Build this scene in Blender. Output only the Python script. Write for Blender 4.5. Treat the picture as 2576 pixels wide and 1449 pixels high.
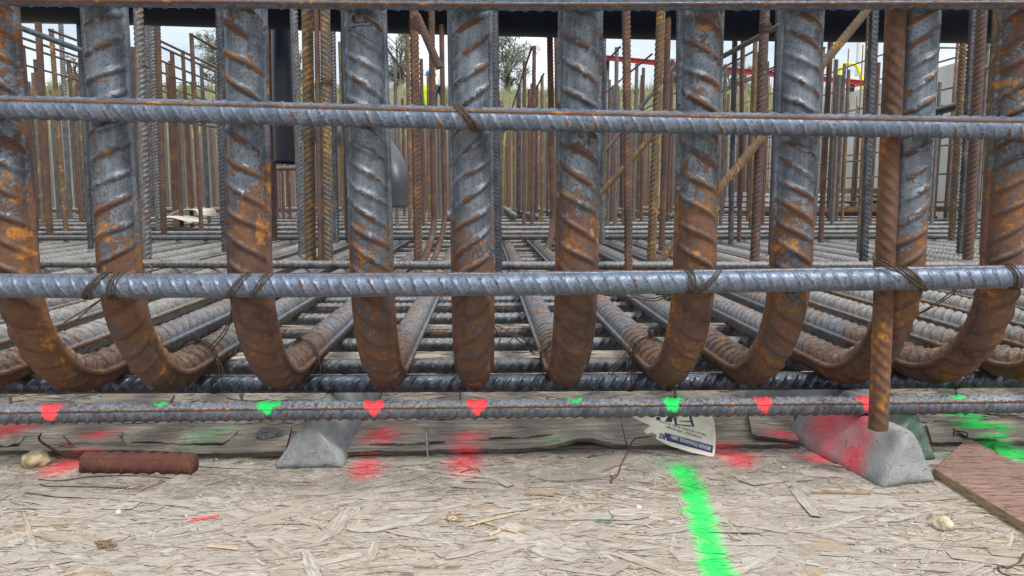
import bpy, math, random
import numpy as np
from mathutils import Vector, Matrix, noise as mnoise

rng = np.random.default_rng(7)
random.seed(7)
S = bpy.context.scene
for o in list(bpy.data.objects): bpy.data.objects.remove(o)
R = math.radians

# ---------------------------------------------------------------- camera
FPX = 1900.0; CX = 1288.0; CY = 724.5          # photo measured on a 2576 x 1449 grid
CAMZ = 0.316
PITCH = R(7.07); YAW = R(2.1)
cam_d = bpy.data.cameras.new('camera'); cam = bpy.data.objects.new('camera', cam_d)
S.collection.objects.link(cam); S.camera = cam
cam.location = (0, 0, CAMZ); cam.rotation_euler = (R(90) - PITCH, 0, -YAW)
cam_d.sensor_width = 36; cam_d.lens = FPX / 2576 * 36; cam_d.clip_start = 0.02; cam_d.clip_end = 2000
_M = (Matrix.Rotation(-YAW, 3, 'Z') @ Matrix.Rotation(R(90) - PITCH, 3, 'X'))

def at(px, py, Y=None, z=None, X=None):
    d = _M @ Vector(((px - CX) / FPX, -(py - CY) / FPX, -1.0))
    if Y is not None: t = Y / d.y
    elif z is not None: t = (z - CAMZ) / d.z
    else: t = X / d.x
    return Vector((d.x * t, d.y * t, CAMZ + d.z * t))

# ---------------------------------------------------------------- world and light
W = bpy.data.worlds.new('World'); S.world = W; W.use_nodes = True
nt = W.node_tree; nt.nodes.clear()
out = nt.nodes.new('ShaderNodeOutputWorld'); bg = nt.nodes.new('ShaderNodeBackground')
sky = nt.nodes.new('ShaderNodeTexSky'); sky.sky_type = 'NISHITA'; sky.sun_disc = False
SUN_EL, SUN_AZ = R(52), R(145)
sky.sun_elevation = SUN_EL; sky.sun_rotation = SUN_AZ; sky.dust_density = 1.5
tc = nt.nodes.new('ShaderNodeTexCoord'); mp = nt.nodes.new('ShaderNodeMapping'); mp.inputs['Scale'].default_value = (1, 1, 2.6)
nz = nt.nodes.new('ShaderNodeTexNoise'); nz.inputs['Scale'].default_value = 3.2; nz.inputs['Detail'].default_value = 7; nz.inputs['Roughness'].default_value = .55
cr = nt.nodes.new('ShaderNodeMapRange'); cr.inputs[1].default_value = .36; cr.inputs[2].default_value = .62; cr.inputs[3].default_value = .38; cr.inputs[4].default_value = 1.0
mx = nt.nodes.new('ShaderNodeMix'); mx.data_type = 'RGBA'
mx.inputs[7].default_value = (9.6, 10.3, 11.0, 1)
nt.links.new(tc.outputs['Generated'], mp.inputs[0]); nt.links.new(mp.outputs[0], nz.inputs['Vector']); nt.links.new(nz.outputs[0], cr.inputs[0])
nt.links.new(cr.outputs[0], mx.inputs[0]); nt.links.new(sky.outputs[0], mx.inputs[6]); 
sxz = nt.nodes.new('ShaderNodeSeparateXYZ'); nt.links.new(tc.outputs['Generated'], sxz.inputs[0])
gr = nt.nodes.new('ShaderNodeMapRange'); gr.inputs[1].default_value = 0; gr.inputs[2].default_value = 1; gr.inputs[3].default_value = .52; gr.inputs[4].default_value = 1.0
mul = nt.nodes.new('ShaderNodeVectorMath'); mul.operation = 'SCALE'
nt.links.new(sxz.outputs[2], gr.inputs[0]); nt.links.new(mx.outputs[2], mul.inputs[0]); nt.links.new(gr.outputs[0], mul.inputs['Scale']); nt.links.new(mul.outputs[0], bg.inputs[0])
bg.inputs[1].default_value = 0.10; nt.links.new(bg.outputs[0], out.inputs[0])
sl = bpy.data.lights.new('sun', 'SUN'); sl.energy = 1.5; sl.angle = R(13); sl.color = (1, .97, .93)
so = bpy.data.objects.new('sun', sl); S.collection.objects.link(so)
so.rotation_euler = (R(38), 0, R(35))          # veiled high sun from behind the camera's right
S.view_settings.view_transform = 'Standard'; S.view_settings.look = 'None'; S.view_settings.gamma = 1
S.view_settings.exposure = 1.0
try: S.cycles.max_bounces = 6
except Exception: pass

# ---------------------------------------------------------------- object helpers
COL = S.collection
def tag(o, label=None, cat=None, group=None, kind=None):
    if label: o['label'] = label
    if cat: o['category'] = cat
    if group: o['group'] = group
    if kind: o['kind'] = kind
    return o

def empty(name, loc=(0, 0, 0)):
    o = bpy.data.objects.new(name, None); COL.objects.link(o); o.location = loc; o.empty_display_size = .02; return o

def mesh_np(name, V, F, mat, parent=None, smooth=True, attrs=None):
    """V (n,3) array, F list/array of quads or list of polygons."""
    me = bpy.data.meshes.new(name)
    V = np.asarray(V, dtype=np.float32)
    if isinstance(F, np.ndarray):
        k = F.shape[1]; nf = F.shape[0]
        me.vertices.add(len(V)); me.vertices.foreach_set('co', V.ravel())
        me.loops.add(nf * k); me.loops.foreach_set('vertex_index', F.astype(np.int32).ravel())
        me.polygons.add(nf); me.polygons.foreach_set('loop_start', np.arange(0, nf * k, k, dtype=np.int32))
        me.polygons.foreach_set('loop_total', np.full(nf, k, dtype=np.int32))
        me.update(calc_edges=True); me.validate()
    else:
        me.from_pydata([tuple(map(float, v)) for v in V], [], [tuple(f) for f in F])
    me.polygons.foreach_set('use_smooth', np.full(len(me.polygons), smooth))
    for k_, a in (attrs or {}).items():
        a = np.asarray(a, dtype=np.float32)
        if a.ndim == 1: at_ = me.attributes.new(k_, 'FLOAT', 'POINT'); at_.data.foreach_set('value', a)
        else: at_ = me.attributes.new(k_, 'FLOAT_VECTOR', 'POINT'); at_.data.foreach_set('vector', a.ravel())
    if mat: me.materials.append(mat)
    me.update()
    o = bpy.data.objects.new(name, me); COL.objects.link(o)
    if parent: o.parent = parent
    return o

def resample(pts, ds, ds2=None, L0=None):
    P = np.array([list(p) for p in pts], float)
    seg = np.linalg.norm(np.diff(P, axis=0), axis=1); L = np.concatenate([[0], np.cumsum(seg)])
    if ds2 and L0 < L[-1]: s = np.concatenate([np.linspace(0, L0, int(L0 / ds) + 1), np.linspace(L0, L[-1], int((L[-1] - L0) / ds2) + 2)[1:]])
    else: s = np.linspace(0, L[-1], max(2, int(L[-1] / ds) + 1))
    return np.stack([np.interp(s, L, P[:, i]) for i in range(3)], 1), s

def smooth_path(ctrl, n=12):
    """Catmull-Rom through control points"""
    P = [Vector(p) for p in ctrl]; P = [P[0] * 2 - P[1]] + P + [P[-1] * 2 - P[-2]]; out = []
    for i in range(1, len(P) - 2):
        for j in range(n):
            t = j / n; a, b, c, d = P[i - 1:i + 3]
            out.append(.5 * ((2 * b) + (c - a) * t + (2 * a - 5 * b + 4 * c - d) * t * t + (3 * b - a - 3 * c + d) * t ** 3))
    out.append(P[-2]); return out

def frames(P, uref):
    T = np.concatenate([P[1:2] - P[:1], P[2:] - P[:-2], P[-1:] - P[-2:-1]]); T /= np.linalg.norm(T, axis=1)[:, None]
    u = np.array(uref, float)[None, :] - (T @ np.array(uref, float))[:, None] * T
    u /= np.linalg.norm(u, axis=1)[:, None]
    return T, u, np.cross(T, u)

def theta_set(nth, r, lonw):
    if nth < 20: return np.linspace(0, 2 * np.pi, nth, endpoint=False)
    a = lonw / r; h = nth // 2
    half = np.concatenate([[0, .7 * a, .92 * a, 1.12 * a], np.linspace(1.5 * a, np.pi - 1.5 * a, h - 5), [np.pi - 1.12 * a, np.pi - .92 * a, np.pi - .7 * a]])
    if len(half) % 2: half = np.concatenate([half[:4], np.linspace(1.5 * a, np.pi - 1.5 * a, len(half) - 6), half[-3:]])
    return np.concatenate([half, half + np.pi])

def rib_surface(P, s, r, uref, nth, ribh, pitch, kA, kB, w, lonh, lonw, rot, sgn=(1, 1), off=0.0):
    T, U, Vv = frames(P, uref)
    th = theta_set(nth, r, lonw)
    phi = (th % np.pi)[None, :]; half = (th >= np.pi).astype(int)
    sg = np.where(half == 0, sgn[0], sgn[1])[None, :]
    so_ = (np.where(half == 0, 0, pitch * .5) + off)[None, :]
    ss = s[:, None] + so_
    def prof(k, o):
        x = (ss + o + sg * k * r * (phi - np.pi / 2)) / (2 * pitch)
        return np.exp(-np.abs(((x % 1) - .5) * 2 * pitch / w) ** 3)
    amp = np.clip(np.sin(phi) * 1.2 - .16, 0, 1) ** .7
    pr_ = np.maximum(prof(kA, 0), prof(kB, pitch)); rib = amp * pr_
    d = np.minimum(phi, np.pi - phi) * r
    lon = np.exp(-(d / lonw) ** 8) * np.ones_like(ss)
    rad = r + ribh * rib + lonh * lon
    a = th + rot
    V = P[:, None, :] + rad[..., None] * (np.cos(a)[None, :, None] * U[:, None, :] + np.sin(a)[None, :, None] * Vv[:, None, :])
    return V, rib, lon

def tube_faces(n, m):
    i = np.arange(n - 1)[:, None]; j = np.arange(m)[None, :]; j2 = (j + 1) % m
    return np.stack([i * m + j, i * m + j2, (i + 1) * m + j2, (i + 1) * m + j], -1).reshape(-1, 4)

def caps(V, n, m, P):
    """end discs: returns extra verts, quads (degenerate-free using centre + ring pairs)"""
    c = np.array([P[0], P[-1]]); q = []
    b = n * m
    for j in range(0, m, 2):
        q.append([b, (j + 2) % m, (j + 1) % m, j]); o = (n - 1) * m
        q.append([b + 1, o + j, o + (j + 1) % m, o + (j + 2) % m])
    return c, np.array(q)

def rebar(name, pts, r, mat, uref=(0, 0, 1), rot=0., ribh=None, pitch=None, kA=1.0, kB=.75, w=None, lonh=None, lonw=None,
          ds=None, nth=32, sgn=(1, 1), rust=None, paint=None, parent=None, off=0.0, ds2=None, L0=None, org=None):
    ribh = ribh or r * .13; pitch = pitch or r * 1.35; w = w or pitch * .24; lonh = r * .09 if lonh is None else lonh; lonw = lonw or r * .16
    ds = ds or pitch / 7
    P, s = resample(pts, ds, ds2, L0)
    V, rib, lon = rib_surface(P, s, r, uref, nth, ribh, pitch, kA, kB, w, lonh, lonw, rot, sgn, off)
    n, m = len(P), V.shape[1]
    Vf = V.reshape(-1, 3); F = tube_faces(n, m)
    c, q = caps(Vf, n, m, P); Vf = np.concatenate([Vf, c]); F = np.concatenate([F, q])
    A = {'rib': np.concatenate([rib.ravel(), [0, 0]]), 'lon': np.concatenate([lon.ravel(), [0, 0]])}
    A['rust'] = np.asarray(rust(Vf)) * np.ones(len(Vf)) if callable(rust) else np.full(len(Vf), 0.0 if rust is None else rust)
    if org: A['org'] = org(Vf)
    if paint: A['paint'], A['pcol'] = paint(Vf)
    return mesh_np(name, Vf, F, mat, parent, True, A)

def tube(pts, r, m=8, smooth_n=0, taper=None):
    """verts, faces of plain tube"""
    if smooth_n: pts = smooth_path(pts, smooth_n)
    P = np.array([list(p) for p in pts], float)
    T = np.gradient(P, axis=0); T /= (np.linalg.norm(T, axis=1)[:, None] + 1e-9)
    u = np.cross(T[0], [0.31, .2, .93]); u /= np.linalg.norm(u); U = []
    for t in T:
        u = u - t * (u @ t); u /= np.linalg.norm(u) + 1e-9; U.append(u)
    U = np.array(U); Vv = np.cross(T, U); th = np.linspace(0, 2 * np.pi, m, endpoint=False)
    rr = np.full(len(P), r) if taper is None else np.linspace(r, taper, len(P))
    V = P[:, None, :] + rr[:, None, None] * (np.cos(th)[None, :, None] * U[:, None, :] + np.sin(th)[None, :, None] * Vv[:, None, :])
    V = V.reshape(-1, 3); F = [tuple(f) for f in tube_faces(len(P), m)]
    b = (len(P) - 1) * m; F.append(tuple(range(m - 1, -1, -1))); F.append(tuple(b + j for j in range(m)))
    return V, F

class MB:
    def __init__(s): s.V = []; s.F = []; s.n = 0; s.A = []
    def add(s, V, F, a=0.0):
        V = np.asarray(V, float); s.V.append(V); s.F += [tuple(int(i) + s.n for i in f) for f in F]; s.n += len(V); s.A.append(np.full(len(V), a)); return s
    def tube(s, pts, r, m=8, sn=0, taper=None): return s.add(*tube(pts, r, m, sn, taper))
    def box(s, c, d, rz=0, M=None):
        x, y, z = [k / 2 for k in d]
        P = np.array([(sx * x, sy * y, sz * z) for sx in (-1, 1) for sy in (-1, 1) for sz in (-1, 1)], float)
        cc, ss = math.cos(rz), math.sin(rz)
        P = np.stack([P[:, 0] * cc - P[:, 1] * ss, P[:, 0] * ss + P[:, 1] * cc, P[:, 2]], 1) + np.array(c)
        return s.add(P, [(0, 1, 3, 2), (4, 6, 7, 5), (0, 4, 5, 1), (2, 3, 7, 6), (0, 2, 6, 4), (1, 5, 7, 3)])
    def build(s, name, mat, parent=None, smooth=True):
        o = mesh_np(name, np.concatenate(s.V), s.F, mat, parent, smooth); return o

# ---------------------------------------------------------------- material helpers
class NT:
    def __init__(s, name):
        s.m = bpy.data.materials.new(name); s.m.use_nodes = True; s.t = s.m.node_tree; s.t.nodes.clear()
        s.out = s.t.nodes.new('ShaderNodeOutputMaterial'); s.b = s.t.nodes.new('ShaderNodeBsdfPrincipled')
        s.t.links.new(s.b.outputs[0], s.out.inputs[0])
    def n(s, typ, **k):
        n = s.t.nodes.new(typ)
        for a, v in k.items(): setattr(n, a, v)
        return n
    def set(s, sock, v):
        if hasattr(v, 'is_output') or isinstance(v, bpy.types.NodeSocket): s.t.links.new(v, sock)
        elif isinstance(v, (tuple, list)) and len(v) == 3 and sock.type == 'RGBA': sock.default_value = (*v, 1)
        else: sock.default_value = v
    def math(s, op, a, b=0.0, c=None, clamp=False):
        n = s.n('ShaderNodeMath', operation=op, use_clamp=clamp); s.set(n.inputs[0], a); s.set(n.inputs[1], b)
        if c is not None: s.set(n.inputs[2], c)
        return n.outputs[0]
    def vmath(s, op, a, b):
        n = s.n('ShaderNodeVectorMath', operation=op); s.set(n.inputs[0], a); s.set(n.inputs[1], b); return n.outputs['Value'] if op in ('LENGTH', 'DOT_PRODUCT', 'DISTANCE') else n.outputs[0]
    def mix(s, f, a, b, blend='MIX'):
        n = s.n('ShaderNodeMix', data_type='RGBA', blend_type=blend); s.set(n.inputs[0], f); s.set(n.inputs[6], a); s.set(n.inputs[7], b); return n.outputs[2]
    def mixf(s, f, a, b):
        n = s.n('ShaderNodeMix', data_type='FLOAT'); s.set(n.inputs[0], f); s.set(n.inputs[2], a); s.set(n.inputs[3], b); return n.outputs[0]
    def ss(s, v, lo, hi, a=0., b=1., smooth=True):
        n = s.n('ShaderNodeMapRange', interpolation_type='SMOOTHSTEP' if smooth else 'LINEAR'); s.set(n.inputs[0], v); s.set(n.inputs[1], lo); s.set(n.inputs[2], hi); s.set(n.inputs[3], a); s.set(n.inputs[4], b); return n.outputs[0]
    def noise(s, vec, scale, detail=4, rough=.55, dist=0.):
        n = s.n('ShaderNodeTexNoise'); s.set(n.inputs['Vector'], vec); n.inputs['Scale'].default_value = scale; n.inputs['Detail'].default_value = detail; n.inputs['Roughness'].default_value = rough; n.inputs['Distortion'].default_value = dist; return n.outputs[0]
    def ramp(s, f, stops):
        n = s.n('ShaderNodeValToRGB'); s.set(n.inputs[0], f); e = n.color_ramp.elements
        while len(e) < len(stops): e.new(.5)
        for el, (p, c) in zip(e, stops): el.position = p; el.color = (*c, 1)
        return n.outputs[0]
    def attr(s, name, out='Fac'):
        n = s.n('ShaderNodeAttribute'); n.attribute_name = name; return n.outputs[out]
    def bump(s, h, dist=.001, strength=1.):
        n = s.n('ShaderNodeBump'); s.set(n.inputs['Height'], h); n.inputs['Distance'].default_value = dist; n.inputs['Strength'].default_value = strength; s.set(s.b.inputs['Normal'], n.outputs[0]); return n
    def fin(s, color, rough=.7, metal=0., spec=.5):
        s.set(s.b.inputs['Base Color'], color); s.set(s.b.inputs['Roughness'], rough); s.set(s.b.inputs['Metallic'], metal); s.set(s.b.inputs['Specular IOR Level'], spec); return s.m
    def obj(s):
        return s.n('ShaderNodeTexCoord').outputs['Object']
    def pos(s):
        return s.n('ShaderNodeNewGeometry').outputs['Position']

def plain(name, col, rough=.6, metal=0., nscale=60, var=.25, bump=.0005, spec=.5):
    t = NT(name); p = t.obj(); n = t.noise(p, nscale, 5, .6)
    c = t.mix(t.ss(n, .3, .7), tuple(k * (1 - var) for k in col), tuple(min(1, k * (1 + var)) for k in col))
    if bump: t.bump(n, bump, .6)
    return t.fin(c, rough, metal, spec)

RUST_D = (0.055, 0.026, 0.015); RUST_M = (0.140, 0.066, 0.030); RUST_O = (0.34, 0.135, 0.026); RUST_P = (0.105, 0.056, 0.042)
PAL = (RUST_D, RUST_M, RUST_O, RUST_P)
PALM = ((.062, .046, .038), (.130, .090, .066), (.25, .135, .055), (.11, .08, .07))
def rebar_mat(name, steelA=(.105, .125, .155), steelB=(.24, .275, .325), bias=0., ribw=.35, lonw=.0, orange=.60, rnd=0., dust=.0,
              purple=.5, nsc=38, scratch=.0, metal=.5, dustcol=(.40, .36, .31), rustmul=1.0, hue=None, pal=None, ribdark=.65, rsteel=.48):
    RUST_D, RUST_M, RUST_O, RUST_P = pal or PAL
    t = NT(name); p = t.obj()
    if rnd:
        oi = t.n('ShaderNodeObjectInfo'); rv = oi.outputs['Random']
        p = t.vmath('ADD', p, t.vmath('MULTIPLY', t.n('ShaderNodeCombineXYZ').outputs[0], (1, 1, 1))) if False else p
    n1 = t.noise(p, nsc, 6, .68); n2 = t.noise(p, nsc * 4.5, 5, .7); n3 = t.noise(p, nsc * .33, 3, .6); n4 = t.noise(p, nsc * .8, 4, .6, .4)
    rust = t.math('ADD', t.attr('rust'), bias)
    if rnd: rust = t.math('MULTIPLY_ADD', t.math('SUBTRACT', rv, .5), rnd, rust)
    rib = t.attr('rib'); lon = t.attr('lon')
    v = t.math('MULTIPLY_ADD', t.math('SUBTRACT', n1, .5), 1.5, rust)
    v = t.math('MULTIPLY_ADD', t.math('SUBTRACT', n2, .5), 1.4, v)
    v = t.math('MULTIPLY_ADD', t.math('MULTIPLY', rib, t.ss(t.math('MULTIPLY_ADD', n4, .5, t.math('MULTIPLY', n1, .5)), .40, .62)), ribw * 1.1, v)
    v = t.math('MULTIPLY_ADD', lon, lonw, v)
    mask = t.ss(v, .44, .60)
    rc = t.ramp(t.math('MULTIPLY_ADD', t.math('SUBTRACT', n2, .5), .9, t.math('MULTIPLY_ADD', t.math('SUBTRACT', n3, .5), .6, t.math('MULTIPLY_ADD', t.math('SUBTRACT', n4, .5), .9, .5))),
                [(.22, RUST_D), (.45, RUST_P if purple > .6 else tuple((a + b) / 2 for a, b in zip(RUST_P, RUST_M))), (.60, RUST_M), (.80, RUST_O)])
    om = t.ss(n4, orange, orange + .07); om = t.math('MULTIPLY', om, t.ss(n2, .42, .6)); oa = t.ss(t.math('MULTIPLY_ADD', t.math('SUBTRACT', n2, .5), 1.6, t.math('MULTIPLY_ADD', t.math('SUBTRACT', n1, .5), 3.0, t.attr('org'))), .55, .95); oa = t.math('MULTIPLY', oa, t.ss(t.attr('org'), .1, .45)); oa = t.math('MULTIPLY', oa, .85); om = t.math('MAXIMUM', om, oa); mask = t.math('MAXIMUM', mask, oa)
    rc = t.mix(om, rc, t.mix(t.ss(n2, .35, .6), RUST_O, tuple(min(1, k * 1.2) for k in RUST_O)))
    rc = t.mix(t.math('MULTIPLY', rib, ribdark), rc, tuple(k * .62 for k in RUST_P))
    if rustmul != 1.0: rc = t.mix(1.0, rc, (rustmul,) * 3, 'MULTIPLY')
    if hue: rc = t.mix(.5, rc, hue)
    st = t.noise(t.vmath('MULTIPLY', p, (1, 1, .12)), 150, 3, .6); sc = t.mix(t.ss(t.math('MULTIPLY_ADD', st, .35, t.math('MULTIPLY', n1, .65)), .36, .62), steelA, steelB)
    if rnd: sc = t.mix(1.0, sc, t.ramp(rv, [(0, (.6, .58, .58)), (.5, (1, 1, 1)), (1, (1.25, 1.25, 1.2))]), 'MULTIPLY')
    pits = t.math('MAXIMUM', t.ss(t.noise(p, 420, 2, .6), .57, .63), t.math('MULTIPLY', t.ss(t.noise(p, 170, 3, .7), .60, .66), .8))
    sc = t.mix(t.math('MULTIPLY', pits, .55), sc, (.045, .035, .035))
    if scratch:
        pw = t.ss(t.noise(p, 210, 3, .7), .58, .68); pw = t.math('MULTIPLY', pw, t.math('MULTIPLY', rib, scratch)); sc = t.mix(pw, sc, (.55, .57, .6))
    c = t.mix(mask, sc, rc)
    rough = t.mixf(mask, rsteel, .9); met = t.mixf(mask, metal, 0.)
    if dust:
        g = t.n('ShaderNodeNewGeometry'); sx = t.n('ShaderNodeSeparateXYZ'); t.set(sx.inputs[0], g.outputs['Normal'])
        df = t.math('MULTIPLY', t.ss(sx.outputs[2], .15, .85), t.math('MULTIPLY', t.ss(n2, .36, .62), dust))
        c = t.mix(df, c, dustcol); rough = t.mixf(df, rough, .9); met = t.mixf(df, met, 0.)
    pa = None
    h = t.math('MULTIPLY_ADD', mask, .7, t.math('MULTIPLY', n2, t.math('MULTIPLY_ADD', mask, .8, .12))); h = t.math('MULTIPLY_ADD', t.noise(p, 800, 2, .7), t.math('MULTIPLY_ADD', mask, .55, .08), h); h = t.math('MULTIPLY_ADD', pits, -.25, h)
    t.bump(h, .0006, .8)
    return t, c, rough, met
def rm(*a, **k):
    t, c, r, m = rebar_mat(*a, **k); return t.fin(c, r, m)

SA, SB = (.080, .093, .110), (.185, .210, .240)
M_hoop = rm('hoop_steel', SA, SB, ribw=.95, lonw=.15, orange=.61, dust=.42, dustcol=(.34, .27, .19), scratch=.35, ribdark=.8)
M_hoop_leg = rm('hoop_steel_weathered', (.13, .135, .135), (.29, .295, .29), ribw=.55, lonw=.45, orange=.60, dust=.50, dustcol=(.42, .36, .28), scratch=.9, rnd=.30)
M_hoop_red = rm('hoop_steel_purple_rust', SA, SB, ribw=1.0, lonw=.12, orange=.64, purple=.9, dust=.38, dustcol=(.33, .25, .18), scratch=.3, bias=.03, ribdark=.8)
M_front = rm('front_bar_steel', (.105, .128, .165), (.19, .228, .295), bias=-.02, ribw=.55, lonw=.85, orange=.60, nsc=60, metal=.6, scratch=.4, ribdark=.4)
M_under = rm('under_bar_steel', (.045, .052, .066), (.13, .15, .18), bias=-.02, ribw=.12, lonw=.35, nsc=60, dust=.6, metal=.65, scratch=1.0)
M_dark = rm('dark_rolled_steel', (.040, .048, .066), (.13, .155, .20), bias=-.02, ribw=.12, lonw=.5, nsc=60, dust=.12, metal=.75, scratch=1.0, ribdark=.3, rsteel=.34)
M_mid = rm('layer_bar_steel', (.06, .063, .068), (.19, .195, .20), ribw=.3, nsc=30, dust=.6, rnd=.6, pal=PALM, metal=.4)
M_dowel = rm('dowel_steel', (.08, .08, .083), (.20, .20, .205), bias=.26, ribw=.3, nsc=26, rnd=.5, orange=.64, pal=PALM)
M_dowel_b = rm('dowel_brown_rust', (.10, .10, .105), (.20, .20, .20), bias=.80, ribw=.1, nsc=30, orange=.70, purple=.9, pal=((.045, .028, .022), (.125, .064, .042), (.25, .105, .040), (.095, .056, .044)))
M_dowel_y = rm('dowel_yellow_rust', (.10, .10, .10), (.20, .195, .185), bias=.62, ribw=.35, nsc=30, orange=.54, pal=((.07, .045, .028), (.16, .098, .044), (.34, .175, .035), (.11, .075, .05)))
M_dowel_d = rm('dowel_dark_steel', (.036, .040, .047), (.10, .107, .12), bias=.15, ribw=.2, nsc=30, pal=PALM)
M_rusty = rm('heavy_rust', bias=1.2, ribw=0, nsc=60, orange=.80, rustmul=.9, ribdark=0, pal=((.05, .02, .015), (.12, .042, .026), (.17, .065, .035), (.10, .036, .026)))
M_strip = rm('rust_bar_steel', bias=.85, ribw=.2, nsc=34, orange=.60, rustmul=1.05)
M_wire = plain('tie_wire', (.085, .058, .042), .6, .35, 300, .5, .0002)
M_wire_r = plain('rusty_wire', (.12, .05, .03), .8, 0, 300, .5, .0002)
M_black = plain('black_plastic', (.003, .006, .016), .5, 0, 8, .2, .0, .18)
M_blackv = plain('black_pipe_plastic', (.004, .007, .014), .30, 0, 8, .2, .0, .5)
M_gpipe = plain('grey_plastic', (.048, .052, .058), .42, 0, 6, .2, 0)

def far_mat():
    t = NT('far_dowel_steel'); p = t.pos(); s_ = t.vmath('MULTIPLY', p, (26, 26, 2.2)); n = t.noise(s_, 1.0, 3, .6); n2 = t.noise(p, 60, 3, .7)
    r = t.attr('rust')
    c = t.ramp(t.math('MULTIPLY_ADD', t.math('SUBTRACT', n, .5), .5, t.math('MULTIPLY_ADD', t.math('SUBTRACT', n2, .5), .35, r)), [(0., (.19, .19, .19)), (.3, (.145, .13, .118)), (.55, (.15, .108, .082)), (.8, (.11, .075, .055)), (1., (.20, .125, .07))])
    t.bump(n2, .002, .5)
    return t.fin(c, .75, .0)
M_far = far_mat()

# spray paint blobs: (px, py, rpx, rpy)
def blobs(lst, z):
    o = []
    for b in lst:
        px, py, rx, ry = b[:4]
        c = at(px, py, z=z); x = abs(at(px + rx, py, z=z).x - c.x); y = abs(at(px, py - ry, z=z).y - at(px, py + ry, z=z).y) / 2
        o.append((c.x, c.y, x, y))
    return o
RED = blobs([(165, 1168, 42, 24), (205, 1160, 40, 18), (20, 1093, 52, 20), (245, 1106, 46, 11), (922, 1178, 40, 24), (958, 1108, 42, 22), (1172, 1158, 40, 34), (1178, 1112, 46, 16), (1850, 1148, 46, 24), (1965, 1112, 40, 10), (2070, 1150, 60, 14)], 0.002)
RED_S = [(480, 1311, 38, 3.4), (520, 1303, 34, 3.4)]
GREEN = blobs([(1722, 1192, 32, 22), (1740, 1222, 30, 28), (1752, 1260, 30, 30), (1764, 1300, 32, 30), (1776, 1340, 34, 34), (1790, 1385, 38, 34), (1806, 1432, 42, 36), (1820, 1470, 44, 36), (2470, 1082, 62, 18), (2545, 1140, 55, 22), (2425, 1044, 40, 12)], 0.002)
GREENF = blobs([(530, 1105, 60, 34), (1700, 1165, 55, 22), (1400, 1120, 60, 14), (2390, 1150, 30, 20)], 0.002)
def spray(t, c, red=RED, green=GREEN, faint=GREENF, amt=.95):
    p = t.pos(); n = t.math('MULTIPLY_ADD', t.math('SUBTRACT', t.noise(p, 34, 3, .6), .5), 1.3, t.noise(p, 110, 5, .75))
    def field(bl):
        cur = None
        for (x, y, rx, ry) in bl:
            v = t.vmath('MULTIPLY', t.vmath('SUBTRACT', p, (x, y, 0)), (1 / rx, 1 / ry, 0)); L = t.vmath('LENGTH', v, (0, 0, 0))
            cur = L if cur is None else t.math('MINIMUM', cur, L)
        return t.math('MULTIPLY_ADD', t.math('SUBTRACT', n, .5), 1.1, cur)
    if faint: c = t.mix(t.ss(field(faint), .1, 1.3, .34, 0.), c, (.12, .62, .22))
    if red:
        f = field(red); c = t.mix(t.ss(f, .05, 1.60, amt * .92, 0.), c, (1.0, .095, .12))
    if green:
        f = field(green); c = t.mix(t.ss(f, .45, 1.5, amt * .96, 0.), c, (.018, .80, .13))
    return c

def deck_mat():
    t = NT('strand_board'); p = t.pos(); fl = t.attr('flake', 'Vector'); sx = t.n('ShaderNodeSeparateXYZ'); t.set(sx.inputs[0], fl)
    rv = sx.outputs[2]
    gv = t.vmath('MULTIPLY', fl, (22, 520, 91)); g = t.noise(gv, 1.0, 4, .65); gv2 = t.vmath('MULTIPLY', fl, (60, 1400, 37)); g2 = t.noise(gv2, 1., 2, .6)
    c = t.ramp(rv, [(0, (.47, .415, .355)), (.25, (.60, .545, .475)), (.5, (.51, .455, .39)), (.7, (.66, .62, .56)), (.88, (.56, .51, .445)), (.97, (.46, .375, .29)), (.992, (.52, .38, .22)), (1., (.30, .21, .14))])
    c = t.mix(t.ss(g, .38, .68), t.mix(1., c, (.74, .69, .64), 'MULTIPLY'), c)
    c = t.mix(t.ss(g2, .56, .64, 0, .8), c, (.17, .125, .095)); ed = t.ss(t.math('ABSOLUTE', t.attr('edges')),   .72, .97, 0, .9); ed = t.math('MULTIPLY', ed, t.ss(t.noise(p, 70, 3, .6), .42, .60)); c = t.mix(ed, c, (.15, .11, .085))  # flake edges coloured dark brown to paint in the shade under the strands
    big = t.noise(p, 5, 4, .6); c = t.mix(t.ss(big, .40, .72, 0., .35), c, (.46, .42, .38))
    sy = t.n('ShaderNodeSeparateXYZ'); t.set(sy.inputs[0], p)
    dz = t.math('MULTIPLY', t.ss(t.math('ABSOLUTE', t.math('SUBTRACT', sy.outputs[1], .84)), .03, .15, 1, 0), .34)
    dn = t.math('ADD', t.math('MULTIPLY_ADD', t.math('SUBTRACT', t.noise(p, 900, 2, .8), .5), .9, t.noise(p, 24, 5, .7)), dz)
    df = t.ss(dn, .74, 1.15, 0, .75); c = t.mix(df, c, t.mix(t.noise(p, 1500, 1), (.27, .24, .21), (.56, .52, .46)))
    c = t.mix(t.ss(t.noise(t.vmath('MULTIPLY', p, (1, 2.5, 1)), 9, 5, .65), .54, .70, 0, .38), c, (.33, .27, .21)); c = t.mix(1., c, (.97, .955, .93), 'MULTIPLY')
    c = spray(t, c)
    h = t.math('MULTIPLY_ADD', g, 1.0, t.math('MULTIPLY', g2, .6)); h = t.math('MULTIPLY_ADD', t.noise(p, 900, 2), t.math('MULTIPLY', df, 1.5), h)
    t.bump(h, .0016, 1.)
    return t.fin(c, .92, 0, .2)
M_deck = deck_mat()

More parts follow.
